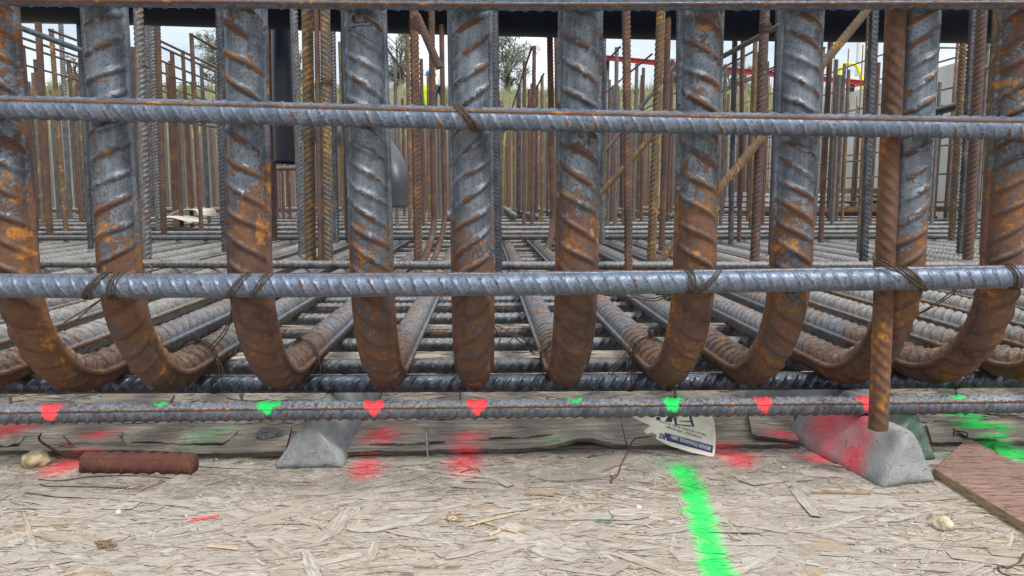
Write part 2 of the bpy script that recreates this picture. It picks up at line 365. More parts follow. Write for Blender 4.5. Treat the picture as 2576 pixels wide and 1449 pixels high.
def ply_mat(name, ca, cb, sc=(14, 160, 160), sprayed=True, rough=.9, dark=(.14, .10, .08)):
    t = NT(name); p = t.pos(); g = t.noise(t.vmath('MULTIPLY', p, sc), 1., 6, .7, .3); n = t.noise(p, 14, 4, .6); n2 = t.noise(p, 900, 2, .7)
    c = t.mix(t.ss(g, .32, .66), ca, cb); c = t.mix(t.ss(t.noise(t.vmath('MULTIPLY', p, tuple(k * 2.6 for k in sc)), 1., 3, .7), .60, .68, 0, .7), c, dark)
    c = t.mix(t.ss(n, .45, .7, 0, .5), c, tuple(k * 1.0 for k in ca)); c = t.mix(t.ss(t.noise(p, 130, 4, .75), .56, .68, 0, .6), c, dark); c = t.mix(t.ss(n2, .6, .75, 0, .3), c, (.5, .47, .42))
    if sprayed: c = spray(t, c)
    ck = t.ss(t.math('ABSOLUTE', t.math('SUBTRACT', t.noise(t.vmath('MULTIPLY', p, tuple(k * .9 for k in sc)), 1., 2, .5, .4), .5)), .0, .022, .8, 0); c = t.mix(ck, c, dark); t.bump(t.math('MULTIPLY_ADD', ck, -1.2, g), .0014, .9); return t.fin(c, rough, 0, .25)
M_ply = ply_mat('weathered_plywood', (.24, .20, .155), (.48, .415, .34), (11, 150, 150))
M_ply_b = ply_mat('brown_plywood', (.235, .135, .105), (.37, .235, .185), (20, 260, 200), False, .75, (.13, .07, .05))
M_ply_e = ply_mat('plywood_edge', (.30, .20, .11), (.52, .38, .22), (10, 60, 700), False)

def conc_mat(name, a, b, red=None, green=None, faint=None):
    t = NT(name); p = t.pos(); n = t.noise(p, 40, 6, .65); n2 = t.noise(p, 420, 4, .75); n3 = t.noise(t.vmath('MULTIPLY', p, (500, 500, 60)), 1., 2, .7)
    c = t.mix(t.ss(n, .3, .7), a, b); c = t.mix(t.ss(n2, .58, .70, 0, .5), c, tuple(k * .45 for k in a)); c = t.mix(t.ss(n3, .62, .72, 0, .35), c, (.62, .63, .62))
    if red or green or faint: c = spray(t, c, red, green, faint, .9)
    hole = t.ss(t.noise(p, 230, 2, .5), .68, .72); c = t.mix(t.math('MULTIPLY', hole, .6), c, (.10, .10, .10)); t.bump(t.math('MULTIPLY_ADD', hole, -1.2, t.math('MULTIPLY_ADD', n, .8, n2)), .0026, .9); return t.fin(c, .9, 0, .25)
RED2 = blobs([(2110, 1050, 66, 26), (2150, 1062, 52, 26)], .045) + blobs([(2170, 1095, 34, 24), (2150, 1122, 28, 16)], .03)
GRN3 = blobs([(2330, 1120, 45, 45)], .03)
M_conc = conc_mat('grey_concrete', (.29, .30, .295), (.43, .44, .43))
M_conc_r = conc_mat('grey_concrete_sprayed', (.27, .275, .27), (.40, .405, .395), RED2)
M_conc_g = conc_mat('green_tinted_concrete', (.25, .26, .255), (.38, .39, .38), faint=[(.535, .885, .05, .06), (.52, .87, .05, .05)])
M_conc_e = conc_mat('rough_cast_concrete', (.20, .208, .205), (.33, .34, .335))
M_conc_ge = conc_mat('rough_green_concrete', (.09, .14, .105), (.17, .25, .19))

# ================================================================ SETTING
# deck: base sheet + strands pressed into its face
def build_deck():
    V = [np.array([(-30, -3, 0), (30, -3, 0), (30, 17, 0), (-30, 17, 0)], float)]; F = [np.array([[0, 1, 2, 3]])]; A = [np.array([(0, 0, .3), (3, 0, .3), (3, 3, .3), (0, 3, .3)], float)]
    n0 = 4; E = [np.zeros(4)]
    def flakes(N, x0, x1, y0, y1, Lr, Wr, zmax, K=5):
        nonlocal n0
        cx = rng.uniform(x0, x1, N); cy = rng.uniform(y0, y1, N)
        L = np.exp(rng.normal(math.log(Lr), .5, N)); Wd = np.exp(rng.normal(math.log(Wr), .6, N)); Wd = np.minimum(Wd, L * .45)
        ang = rng.normal(0, .30, N); big = rng.random(N) < .26; ang[big] = rng.uniform(-1.57, 1.57, big.sum())
        z = .00025 + zmax * rng.random(N) ** 1.5; ti = rng.normal(0, .008, N); tj = rng.normal(0, .02, N); curl = np.abs(rng.normal(0, .0006, N)) * (rng.random(N) < .3)
        u = np.linspace(0, 1, K + 1)
        taper = np.ones((N, K + 1)); taper[:, 0] = rng.uniform(.05, .9, N); taper[:, -1] = rng.uniform(.05, .9, N)
        wob = rng.normal(0, .06, (N, K + 1))
        P = np.zeros((N, K + 1, 2, 3)); AT = np.zeros((N, K + 1, 2, 3)); ED = np.zeros((N, K + 1, 2)); rv = rng.random(N)
        for side in (0, 1):
            sg = side * 2 - 1
            lx = (u[None, :] - .5) * L[:, None] + rng.normal(0, .03, (N, K + 1)) * L[:, None] * .4
            ly = sg * .5 * Wd[:, None] * (taper + rng.normal(0, .05, (N, K + 1))) + wob * Wd[:, None]
            P[:, :, side, 0] = cx[:, None] + lx * np.cos(ang)[:, None] - ly * np.sin(ang)[:, None]
            P[:, :, side, 1] = cy[:, None] + lx * np.sin(ang)[:, None] + ly * np.cos(ang)[:, None]
            P[:, :, side, 2] = np.maximum(.0001, z[:, None] + lx * ti[:, None] + ly * tj[:, None] + curl[:, None] * (2 * u[None, :] - 1) ** 2)
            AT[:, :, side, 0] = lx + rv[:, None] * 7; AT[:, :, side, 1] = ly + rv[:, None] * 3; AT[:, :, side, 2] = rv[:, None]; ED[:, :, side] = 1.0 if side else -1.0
        P = P.reshape(-1, 3); AT = AT.reshape(-1, 3)
        b = (np.arange(N) * (K + 1) * 2)[:, None, None]; k = (np.arange(K) * 2)[None, :, None]
        q = b + k + np.array([0, 2, 3, 1])[None, None, :]
        F.append(q.reshape(-1, 4) + n0); V.append(P); A.append(AT); E.append(ED.ravel()); n0 += len(P)
    flakes(7000, -.62, .78, .50, .92, .052, .0105, .0012)
    flakes(10500, -.62, .78, .50, .92, .028, .0022, .0015)
    flakes(700, -.62, .78, .50, .92, .075, .016, .0018)
    flakes(6500, -.9, 1.1, .90, 1.45, .042, .0085, .0016)
    flakes(3000, -.9, 1.1, .90, 1.45, .026, .0024, .0016)
    flakes(5000, -1.8, 2.1, 1.4, 2.6, .06, .012, .0020, 3)
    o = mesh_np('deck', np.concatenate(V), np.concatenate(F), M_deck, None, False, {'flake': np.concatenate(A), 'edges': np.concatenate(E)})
    tag(o, kind='structure'); return o
build_deck()

t = NT('bank_soil'); p = t.pos(); n = t.noise(p, 1.2, 6, .65); n2 = t.noise(p, 14, 4, .7)
c = t.mix(t.ss(n, .42, .62), (.20, .19, .10), (.10, .15, .045)); c = t.mix(t.ss(n2, .45, .7, 0, .6), c, (.26, .23, .15)); t.bump(n2, .08, .8)
M_bank = t.fin(c, .95, 0, .1)
t = NT('site_ground'); p = t.pos(); n = t.noise(p, 2, 6, .65)
M_soil = t.fin(t.mix(n, (.16, .13, .10), (.30, .26, .21)), .95, 0, .1)
tag(mesh_np('ground', [(-400, -60, -.03), (400, -60, -.03), (400, 700, -.03), (-400, 700, -.03)], [(0, 1, 2, 3)], M_soil, None, False), kind='structure')

def bank_z(x, y):
    t_ = min(1, max(0, (y - 15.5) / 9.5)); t_ = t_ * t_ * (3 - 2 * t_)
    h = 3.62 * t_
    return -.02 + h + .14 * mnoise.noise(Vector((x * .35, y * .35, 0))) * t_ + .05 * mnoise.noise(Vector((x * 1.7, y * 1.7, 4))) * t_ + max(0, y - 26) * .015
NX, NY = 120, 46
xs = np.linspace(-45, 45, NX); ys = np.concatenate([np.linspace(15.4, 27, 34), np.linspace(29, 80, 12)])
V = [(x, y, bank_z(x, y)) for y in ys for x in xs]
F = [(j * NX + i, j * NX + i + 1, (j + 1) * NX + i + 1, (j + 1) * NX + i) for j in range(len(ys) - 1) for i in range(NX - 1)]
tag(mesh_np('grass_bank', V, F, M_bank), kind='structure')

# grass on the bank, one uncountable mass
t = NT('dry_grass'); oi = t.attr('flake', 'Vector'); sx = t.n('ShaderNodeSeparateXYZ'); t.set(sx.inputs[0], oi)
M_grass = t.fin(t.ramp(sx.outputs[0], [(0, (.13, .19, .06)), (.35, (.22, .23, .11)), (.7, (.33, .29, .19)), (1, (.42, .37, .27))]), .9, 0, .1)
N = 26000; gx = rng.uniform(-17, 20, N); gy = rng.uniform(19, 26.5, N)
gh = np.exp(rng.normal(math.log(.16), .45, N)); GV = np.zeros((N, 4, 3)); ga = rng.uniform(0, 6.28, N)
gz = np.array([bank_z(a, b) for a, b in zip(gx, gy)]) - .02
GV[:, 0] = np.stack([gx - .012 * np.cos(ga), gy - .012 * np.sin(ga), gz], 1); GV[:, 1] = np.stack([gx + .012 * np.cos(ga), gy + .012 * np.sin(ga), gz], 1)
lx, ly = rng.normal(0, .05, N), rng.normal(0, .05, N)
GV[:, 2] = np.stack([gx + lx + .004, gy + ly, gz + gh], 1); GV[:, 3] = np.stack([gx + lx - .004, gy + ly, gz + gh * .98], 1)
GA = np.repeat(np.clip(np.array([mnoise.noise(Vector((a * .5, b * .5, 9))) for a, b in zip(gx, gy)]) * .9 + .45 + rng.normal(0, .2, N), 0, 1)[:, None, None], 4, 1).repeat(3, 2)
tag(mesh_np('grass', GV.reshape(-1, 3), np.arange(N * 4).reshape(N, 4), M_grass, None, False, {'flake': GA.reshape(-1, 3)}), 'dry and green grass covering the far bank', 'grass', kind='stuff')

# ================================================================ HOOPS
HY = .79; LEGZ = CAMZ - .215; HR = .14; BR = .0192
hoops = [  # x at y=20, x at y=650, sgn, rust base, mat, label
    (-12, 40, 1, .40, M_hoop, 'first thick hoop bar at the left edge, patched with bright orange rust'),
    (262, 300, -1, .08, M_hoop, 'second thick hoop bar from the left, grey with ribs slanting up to the right'),
    (614, 628, 1, .30, M_hoop_red, 'third thick hoop bar from the left, orange rust down its right edge'),
    (915, 935, 1, .05, M_hoop, 'fourth thick hoop bar from the left with a rolled mark near its top'),
    (1182, 1189, -1, .06, M_hoop, 'thick hoop bar in the middle, seen straight on, one wire tie at its crossing'),
    (1461, 1451, 1, .28, M_hoop_red, 'thick purple brown hoop bar just right of the middle one'),
    (1766, 1748, 1, .30, M_hoop_red, 'thick purple brown hoop bar with two wire ties at its lower crossing'),
    (2018, 1990, 1, .08, M_hoop, 'thick grey hoop bar left of the rusty hanging bar, with flaked ribs'),
    (2312, 2274, -1, .10, M_hoop, 'thick hoop bar directly behind the rusty hanging bar'),
    (2566, 2520, -1, .45, M_hoop_red, 'last thick hoop bar at the right edge, rusty brown and bent far to the left'),
]
def hoop_path(X0, X1, Z1t, leg_end=4.0, dxleg=0.0):
    """column top (X0, z=.66), at z~.24 X1"""
    pts = [(X0, HY, .66), (X1, HY, LEGZ + HR)]
    for i in range(1, 25):
        a = i / 24 * math.pi / 2
        pts.append((X1, HY + HR * (1 - math.cos(a)), LEGZ + HR - HR * math.sin(a)))
    return pts + [(X1 + dxleg, leg_end, LEGZ)]
def hoop_rust(base, leg=.20):
    def f(V):
        z = V[:, 2]; y = V[:, 1]
        up = base + .62 * np.clip((.345 - z) / .11, 0, 1) ** .9
        far = np.clip((y - .97) / .16, 0, 1)
        return np.where(y > .86, up * (1 - far) + leg * far, up)
    return f
hoopX = []
KA = [.62, .50, .60, .66, .72, .62, .58, .62, .70, .66]; PT = [.0265, .0255, .0262, .0215, .0240, .0262, .0262, .0215, .0225, .0250]
ORG = {0: [(18, 440, 42, 26), (30, 508, 30, 14), (45, 588, 30, 18), (60, 640, 30, 16)], 1: [(250, 200, 30, 10), (245, 430, 22, 14), (262, 590, 30, 30)],
       2: [(664, 100 + k * 62, 9, 22) for k in range(9)] + [(655, 580, 16, 40), (610, 180, 22, 10)], 5: [(1496, 80, 6, 14), (1498, 118, 7, 18), (1432, 445, 10, 6), (1490, 590, 14, 20)],
       6: [(1770, 70, 20, 10), (1752, 640, 16, 14)], 7: [(1985, 620, 40, 30)], 9: [(2545, 205, 30, 14), (2555, 230, 26, 12), (2500, 700, 20, 60)], 3: [(920, 640, 30, 30)], 4: [(1215, 600, 14, 24)]}
def org_fn(i):
    L_ = [(at(px, py, Y=HY - BR), rx * HY / FPX, ry * HY / FPX) for px, py, rx, ry in ORG.get(i, [])]
    def f(V):
        o = np.zeros(len(V))
        for c, rx, ry in L_: o = np.maximum(o, np.exp(-((V[:, 0] - c.x) / rx) ** 2 - ((V[:, 2] - c.z) / ry) ** 2) * .95)
        return np.where(V[:, 1] < HY + .02, o, 0)
    return f
for i, (xa, xb, sg, ru, mt, lab) in enumerate(hoops):
    pa = at(xa, 20, Y=HY); pb = at(xb, 650, Y=HY)
    sl_ = (pb.x - pa.x) / (pb.z - pa.z); X0 = pa.x + sl_ * (.66 - pa.z); X1 = pa.x + sl_ * (LEGZ + HR - pa.z)
    hoopX.append(X1)
    path = hoop_path(X0, X1, 0)
    o = rebar('hoop_bar', path, BR, mt, uref=(1, 0, 0), ribh=.0031, pitch=PT[i], kA=KA[i], kB=KA[i] * .78, w=.0031, lonh=.0038, lonw=.0030,
              ds=.0012, ds2=.0022, L0=.80, nth=56, sgn=(sg, sg), rust=hoop_rust(ru), off=rng.uniform(0, .05), org=org_fn(i))
    tag(o, lab, 'rebar', 'thick hoop bars in the front row')
# hoops beyond both sides of the frame; their legs run into view
prot = None
def off_hoops(xs_, label):
    global prot
    for x in xs_:
        if prot is None:
            o = rebar('hoop_bar', hoop_path(0, 0, 0, 4.3), BR, M_hoop_leg, uref=(1, 0, 0), ribh=.0026, pitch=.0235, kA=.62, kB=.50, w=.0030, lonh=.0038, lonw=.0032,
                      ds=.0024, nth=40, sgn=(1, -1), rust=hoop_rust(.25)); prot = o
        else:
            o = prot.copy(); COL.objects.link(o)
        o.location = (x, rng.uniform(-.004, .004), 0)
        o.scale = (1, 1, 1)
        tag(o, label, 'rebar', 'thick hoop bars beyond the ' + ('left' if x < 0 else 'right') + ' edge')
x = hoopX[0]; L_ = [x - .118 * k + rng.normal(0, .006) for k in range(1, 17)]
off_hoops(L_, 'thick grey ribbed bar running back across the deck left of the first hoop')
x = hoopX[-1]; L_ = [x + .118 * k + rng.normal(0, .006) for k in range(1, 17)]
off_hoops(L_, 'thick grey ribbed bar running back across the deck right of the last hoop')

# rolled mark on the fourth hoop
m = MB()
def hp(px, py): p_ = at(px, py, Y=HY - BR - .0012); return (p_.x, p_.y + 0.0008, p_.z)
for pl in [[(888, 60), (882, 50), (884, 36), (894, 29), (902, 32)], [(884, 62), (906, 60), (926, 60)], [(926, 55), (927, 64)], [(884, 56), (883, 68)]]:
    m.tube([hp(*q) for q in pl], .0020, 6, 4)
hoop4 = [o for o in bpy.data.objects if o.get('label', '').startswith('fourth thick')][0]
m.build('rolled_mark', M_hoop_red, hoop4)

# ================================================================ FRONT HORIZONTAL BARS
FY = .757
def ex(px, py, **k): return at(px, py, **k)
def bar_px(name, ctrl, r, mat, Y=None, z=None, **k):
    pts = smooth_path([ex(a, b, Y=Y, z=z) for a, b in ctrl], 8) if len(ctrl) > 2 else [ex(a, b, Y=Y, z=z) for a, b in ctrl]
    return rebar(name, pts, r, mat, **k)
fr = dict(ribh=.0013, pitch=.0138, kA=.62, kB=.40, w=.0016, lonh=.0016, lonw=.0016, ds=.0008, nth=44)
# uref = up (0,0,1): theta=0 at top. u=Z, v = T x Z = (X x Z) = -Y -> v points to camera
tag(bar_px('rebar', [(-160, -16), (600, -8), (1288, -2), (2000, -4), (2740, -6)], .0103, M_front, Y=FY, rot=R(130), sgn=(1, 1), rust=.12, **fr), 'topmost horizontal bar, cut by the top edge of the picture', 'rebar', 'horizontal bars tied across the hoops')
tag(bar_px('rebar', [(-160, 265), (600, 283), (1288, 300), (2000, 314), (2740, 325)], .0108, M_front, Y=FY, rot=R(58), sgn=(-1, -1), rust=.10, **fr), 'upper horizontal bar with a rusty seam, crossing in front of all hoops', 'rebar', 'horizontal bars tied across the hoops')
tag(bar_px('rebar', [(-160, 719), (600, 718), (1288, 713.5), (2000, 704), (2740, 693)], .0108, M_front, Y=FY, rot=R(4), sgn=(-1, -1), rust=-.02, **fr), 'clean blue grey horizontal bar across the middle, wire tied to the hoops', 'rebar', 'horizontal bars tied across the hoops')
AZ = .071
tag(bar_px('rebar', [(-160, 969), (1288, 963), (2740, 952)], .0105, M_dark, z=AZ, rot=R(5), sgn=(1, 1), rust=.12, **dict(fr, ribh=.0025, w=.0024, pitch=.0150, kA=.75, kB=.75)), 'dark horizontal bar lying under the hoop bends', 'rebar', 'horizontal bars of the bottom layer')

# bar with the paint marks
marks = [(143, 'r', 33, 1.0), (410, 'g', 24, .38), (680, 'g', 35, .8), (945, 'r', 31, .95), (1203, 'r', 32, .95), (1448, 'g', 25, .42), (1690, 'g', 31, .9), (1918, 'r', 27, 1.0), (2178, 'r', 30, 1.0), (2410, 'g', 31, .42)]
ctrlB = [(-160, 1045), (600, 1035), (1288, 1028), (2000, 1021), (2740, 1013)]
def paintB(V):
    d = np.full(len(V), -1.0); col = np.zeros(len(V))
    for px, cc, w, dep in marks:
        c0 = at(px, 1040 - 23 * px / 2576, z=AZ); wd = w * c0.y / FPX
        # angle round the bar, 0 = top, pi/2 = front
        cy_ = at(px, np.interp(px, [q[0] for q in ctrlB], [q[1] for q in ctrlB]), z=AZ).y
        ang = np.arctan2(-(V[:, 1] - cy_), V[:, 2] - AZ)        # -pi..pi
        t_ = (ang + .35) / (dep * 2.55)                            # 0 top back .. 1 lower tip
        xx = (V[:, 0] - c0.x) / wd
        nz_ = .16 * np.sin(xx * 9 + px) + .10 * np.sin(xx * 23 + 2 * px) + .08 * np.sin(ang * 11 + px)
        half = np.sqrt(np.clip(1 - np.clip(t_, 0, 1) ** 1.6, 0, 1)) * (1 - .25 * np.clip(t_, 0, 1))
        e = np.minimum(half - np.abs(xx + .08 * np.sin(3 * t_)) + nz_ * .7, (t_ + .12 + .10 * np.cos(xx * 6)) * 3)
        e = np.where(t_ > 1.02, -1, e)
        hit = e > d; d = np.where(hit, e, d); col = np.where(hit & (e > -.6), 1.0 if cc == 'g' else 0.0, col)
    return np.clip(d, -1, 1), col
t, c, ro_, me_ = rebar_mat('marked_bar_steel', steelA=(.075, .085, .105), steelB=(.185, .21, .25), bias=.08, ribw=.6, lonw=.7, orange=.60, nsc=60, dust=.5, dustcol=(.50, .50, .50), scratch=.6)
pf = t.ss(t.math('MULTIPLY_ADD', t.math('SUBTRACT', t.noise(t.obj(), 240, 3, .7), .5), .5, t.attr('paint')), -.12, .20)
pc = t.mix(t.attr('pcol'), (1.0, .075, .09), (.012, .80, .14)); M_mark = t.fin(t.mix(pf, c, pc), t.mixf(pf, ro_, .6), t.mixf(pf, me_, 0.))
frB = dict(fr); frB.update(ds=.0008, nth=48, ribh=.0016, w=.0021, pitch=.0128, kA=.55, kB=.50)
tag(bar_px('rebar', ctrlB, .0102, M_mark, z=AZ, rot=R(60), sgn=(1, 1), rust=.14, paint=paintB, **frB), 'lowest horizontal bar, sprayed with red and green marks', 'rebar', 'horizontal bars of the bottom layer')

# remaining transverse bars of the bottom layer, between deck and hoop legs
for k, py in enumerate([915, 863, 833, 799, 772, 754]):
    Y = at(1288, py, z=AZ).y; W_ = Y * .74 + .25
    o = rebar('rebar', [(-W_, Y, AZ), (W_, Y - .02, AZ)], .0100 if k % 2 else .0105, M_under, rot=R([10, -20, 40, 0, 60, 20][k]), ribh=.0019, pitch=.0135, kA=.62, kB=.62, w=.0024, lonh=.001, ds=.0012, nth=28, sgn=(1, 1), rust=[.1, .05, .45, .1, .3, .15][k])
    tag(o, ['first', 'second', 'third', 'fourth', 'fifth', 'sixth'][k] + ' horizontal bar behind the dark one under the hoop bends', 'rebar', 'horizontal bars of the bottom layer')
far_bar = None; ks = 0
def long_bar(Y, z, lab, group, dx=0, tilt=0.):
    global far_bar, ks
    if far_bar is None:
        o = rebar('rebar', [(-5.5, 0, 0), (5.5, 0, 0)], .0108, M_mid, rot=R(15), ribh=.0016, pitch=.0155, kA=.7, kB=.6, w=.0034, lonh=.001, ds=.0034, nth=14, rust=.12); far_bar = o
    else: o = far_bar.copy(); COL.objects.link(o)
    o.location = (dx, Y, z); o.rotation_euler = (rng.uniform(-1, 1), 0, tilt); return tag(o, lab, 'rebar', group)
for Y in np.concatenate([np.arange(1.86, 3.2, .155), np.arange(3.3, 6.0, .3)]):
    long_bar(Y + rng.normal(0, .015), AZ, 'dusty horizontal bar of the bottom layer, further back under the hoop legs', 'bottom layer bars further back', rng.uniform(-.4, .4), rng.normal(0, .004))
TZ = LEGZ + .0312
yC = at(1288, 667, z=TZ).y
ks = 0
tag(rebar('rebar', [at(-120, 662, z=TZ), at(1288, 668, z=TZ), at(2700, 669, z=TZ)], .0105, M_mid, rot=R(20), ribh=.0014, pitch=.0145, kA=1.1, kB=.8, ds=.002, nth=24, rust=.35), 'horizontal bar on top of the hoop legs, nearest of the upper layer', 'rebar', 'upper layer bars on the hoop legs')
for py in [597, 586, 574, 563, 555, 548, 542, 537, 533, 529, 525, 522, 519]:
    Y = at(1288, py, z=TZ).y
    long_bar(Y, TZ, 'dusty horizontal bar of the upper layer lying across the thick bars', 'upper layer bars further back', rng.uniform(-.3, .3), rng.normal(0, .005))

# lone thick bars and bundles lying further back
def short_bar(p0, p1, r, mat, lab, **k):
    L = (Vector(p1) - Vector(p0)).length
    o = rebar('rebar', [p0, p1], r, mat, rot=.5, ds=max(.004, r * .25), nth=16, rust=.5, **k); return tag(o, lab, 'rebar', k.get('group'))
for i in range(8):
    xx = -.25 + i * .21 + rng.normal(0, .03)
    short_bar((xx, 4.9 + rng.uniform(0, .3), .17), (xx - xx * .15 + rng.normal(0, .1), 9.5, .175), .021, M_mid, 'thick bar with a cut round end lying at the back, number of a loose row')
    bpy.data.objects[-1] if False else None
LB = [o for o in COL.objects if o.get('label', '').endswith('number of a loose row')]
for o in LB: o['label'] = 'thick dusty bar with a sawn round end, lying in the loose row at the back'; o['group'] = 'thick bars with sawn ends lying at the back'
for i, (x0, x1) in enumerate([(1.6, 3.4), (2.3, 4.6), (-4.4, -2.2), (-3.0, -1.1), (.9, 2.9)]):
    short_bar((x0, 6.2 + .25 * i, .18), (x1, 6.1 + .3 * i, .18), .021, M_mid, ['thick crosswise bar with a sawn end, nearest at the right back', 'long crosswise bar at the far right back', 'long crosswise bar at the far left back', 'crosswise bar left of the middle at the back', 'farthest crosswise bar right of the middle'][i])

# rusty bar hanging in front of the ninth hoop
FYY = .7835
tag(rebar('rebar', [at(2258, -60, Y=FYY - .004), at(2233, 500, Y=FYY - .003), at(2209, 1079, Y=FYY)], .0092, M_strip, uref=(1, 0, 0), rot=R(8), ribh=.0011, pitch=.0125, kA=1.0, kB=.8, w=.0026, lonh=.0010, lonw=.0028, ds=.0012, nth=32, rust=.1, sgn=(1, 1)),
    'rusty orange bar hanging upright down to the red marked spacer', 'rebar')

# ================================================================ UPRIGHT DOWELS (near, placed one by one)
DZ = .115
MATS = {'s': M_dowel, 'b': M_dowel_b, 'y': M_dowel_y, 'd': M_dowel_d}
def upright(xt, yt, xb, yb, wpx, mt, lab, Y=None, hook=None, top_ext=True):
    if Y is None: Y = at(xb, yb, z=DZ + .01).y
    a = at(xb, yb, Y=Y); b = at(xt, yt, Y=Y)
    if top_ext: b = b + (b - a) * (.12 * Y / max(.1, (b - a).length))
    r = max(.0065, wpx * Y / FPX / 2 / 1.06)
    pts = [b, a]
    if hook:
        hx, hy = hook; e = at(hx, hy, Y=Y - .12)
        pts = [b] + smooth_path([a + (b - a) * .13, a + (b - a) * .05, a.lerp(e, .35) + Vector((0, 0, .008)), e, e + (e - a) * .8], 8)
    o = rebar('upright_rebar', pts, r, MATS[mt], uref=(math.cos(xt), math.sin(xt), 0), ribh=r * .21, pitch=r * 1.2, kA=.62, kB=.62, w=r * .24, lonh=r * .18, lonw=r * .22,
              ds=max(.0018, r * .16), nth=24 if Y < 2.6 else 16, rust=rng.uniform(-.15, .2), sgn=(random.choice([-1, 1]),) * 2)
    return tag(o, lab, 'rebar', 'upright bars standing behind the hoops')
U = [
    (95, 40, 126, 593, 14, 'b', 'brown upright bar just right of the first hoop'),
    (152, 43, 177, 556, 11, 's', 'grey upright bar midway between the first and second hoops'),
    (199, 45, 229, 626, 14, 'd', 'dark upright bar hugging the left edge of the second hoop'),
    (347, 5, 370, 651, 22, 's', 'grey double ribbed upright bar right of the second hoop'),
    (366, 10, 383, 560, 12, 's', 'thin upright bar half hidden beside the grey one right of the second hoop'),
    (381, 50, 398, 580, 14, 's', 'left one of two close upright bars between second and third hoops'),
    (395, 52, 413, 600, 14, 'b', 'right one of two close upright bars between second and third hoops'),
    (552, 58, 567, 633, 17, 'd', 'dark upright bar showing along the left edge of the third hoop'),
    (681, 60, 691, 606, 14, 'b', 'brown upright bar showing along the right edge of the third hoop'),
    (740, 62, 760, 640, 18, 's', 'ribbed upright bar right of the black vertical pipe'),
    (773, 5, 781, 656, 25, 'y', 'stout yellow rusted upright bar between third and fourth hoops'),
    (796, 20, 807, 660, 13, 'b', 'slim brown upright bar behind the yellow rusted one'),
    (817, 5, 826, 660, 22, 'y', 'stout yellow brown upright bar with wire round it, left of the fourth hoop'),
    (836, 65, 846, 610, 14, 's', 'grey upright bar close behind the left edge of the fourth hoop'),
    (862, 60, 876, 610, 12, 'd', 'dark upright bar hidden behind the fourth hoop'),
    (1041, 5, 1052, 656, 21, 'b', 'dark brown upright bar with the short slanting bar tied to it'),
    (1243, 5, 1255, 683, 18, 'd', 'dark upright bar along the right edge of the middle hoop'),
    (1518, 85, 1515, 613, 14, 's', 'grey upright bar just right of the sixth hoop'),
    (1575, 5, 1581, 683, 20, 'b', 'reddish brown upright bar standing before the upper layer bar'),
    (1664, 5, 1638, 665, 22, 'y', 'stout yellow rusted upright bar left of the seventh hoop'),
    (1681, 30, 1664, 630, 15, 'b', 'brown upright bar right beside the yellow rusted one near the seventh hoop'),
    (1708, 60, 1706, 640, 14, 'd', 'dark upright bar at the left edge of the seventh hoop'),
    (1925, 5, 1898, 660, 22, 'b', 'dark brown upright bar with wire ties between seventh and eighth hoops'),
    (1849, 92, 1838, 615, 13, 'd', 'dark upright bar right of the seventh hoop'),
    (1869, 92, 1859, 608, 10, 'b', 'thin brown upright bar between the seventh and eighth hoops'),
    (1900, 110, 1888, 585, 11, 'y', 'yellowish upright bar behind the dark brown one with ties'),
    (1960, 10, 1940, 640, 14, 'd', 'dark upright bar along the left edge of the eighth hoop'),
    (2200, 5, 2172, 658, 21, 'd', 'black ribbed upright bar left of the rusty hanging bar'),
    (2184, 95, 2160, 636, 11, 'y', 'yellow rusted upright bar just left of the black ribbed one'),
    (2090, 97, 2064, 610, 13, 'b', 'brown upright bar right of the eighth hoop'),
    (2424, 97, 2393, 605, 17, 'y', 'yellowish upright bar first right of the ninth hoop'),
    (2445, 97, 2415, 638, 18, 'd', 'dark ribbed upright bar second right of the ninth hoop'),
    (2472, 5, 2434, 653, 23, 'b', 'stout brown upright bar between ninth and last hoops'),
    (2488, 60, 2452, 600, 10, 's', 'thin grey upright bar behind the stout brown one'),
    (2502, 60, 2470, 633, 13, 'y', 'yellow streaked upright bar left of the last hoop'),
]
for u in U: upright(*u)
upright(1086, 60, 1092, 600, 15, 'b', 'brown hooked upright bar left of the middle hoop, curling to the left at its foot', Y=2.3, hook=(1062, 662))
upright(1111, 75, 1119, 585, 12, 'b', 'rusty hooked upright bar nearest the middle hoop, curling to the left at its foot', Y=2.6, hook=(1096, 640))
upright(1383, 83, 1392, 590, 15, 'b', 'hooked upright bar left of the sixth hoop, curling at its foot', Y=2.8, hook=(1372, 640))
upright(1400, 83, 1407, 560, 12, 'b', 'brown upright bar leaning behind the left edge of the sixth hoop', Y=3.6)

# medium upright bars whose free tops stand against the sky: (x, ytop)
tops = [(58, 113), (87, 150), (130, 73), (178, 153), (192, 185), (331, 118), (417, 158), (435, 130), (461, 128), (482, 84), (507, 167), (538, 165), (73, 205), (270, 180), (990, 147), (1024, 84), (1060, 148), (1074, 182),
        (1337, 116), (1318, 153), (1306, 215), (1301, 235), (1352, 215), (1366, 190), (1556, 118), (1600, 160), (1611, 190), (1622, 170), (1535, 200), (1690, 150), (1827, 162), (1910, 130), (1937, 155), (2070, 118), (2107, 150), (2125, 160),
        (2140, 175), (2118, 190), (2212, 157), (2180, 220), (1500, 230), (1420, 200), (1780, 190), (700, 215), (860, 105), (2240, 180), (2400, 210), (2540, 190), (15, 190), (640, 200)]
protos = {}
def dowel_proto(kind):
    if kind not in protos:
        mat = MATS[kind]
        o = rebar('upright_rebar', [(0, 0, 1.4), (0, 0, 0)], .0098, mat, uref=(.7, .7, 0), ribh=.0026, pitch=.0155, kA=.62, kB=.62, w=.0034, lonh=.0020, lonw=.0028, ds=.0030, nth=14, rust=.1)
        protos[kind] = o.data; bpy.data.objects.remove(o)
    return protos[kind]
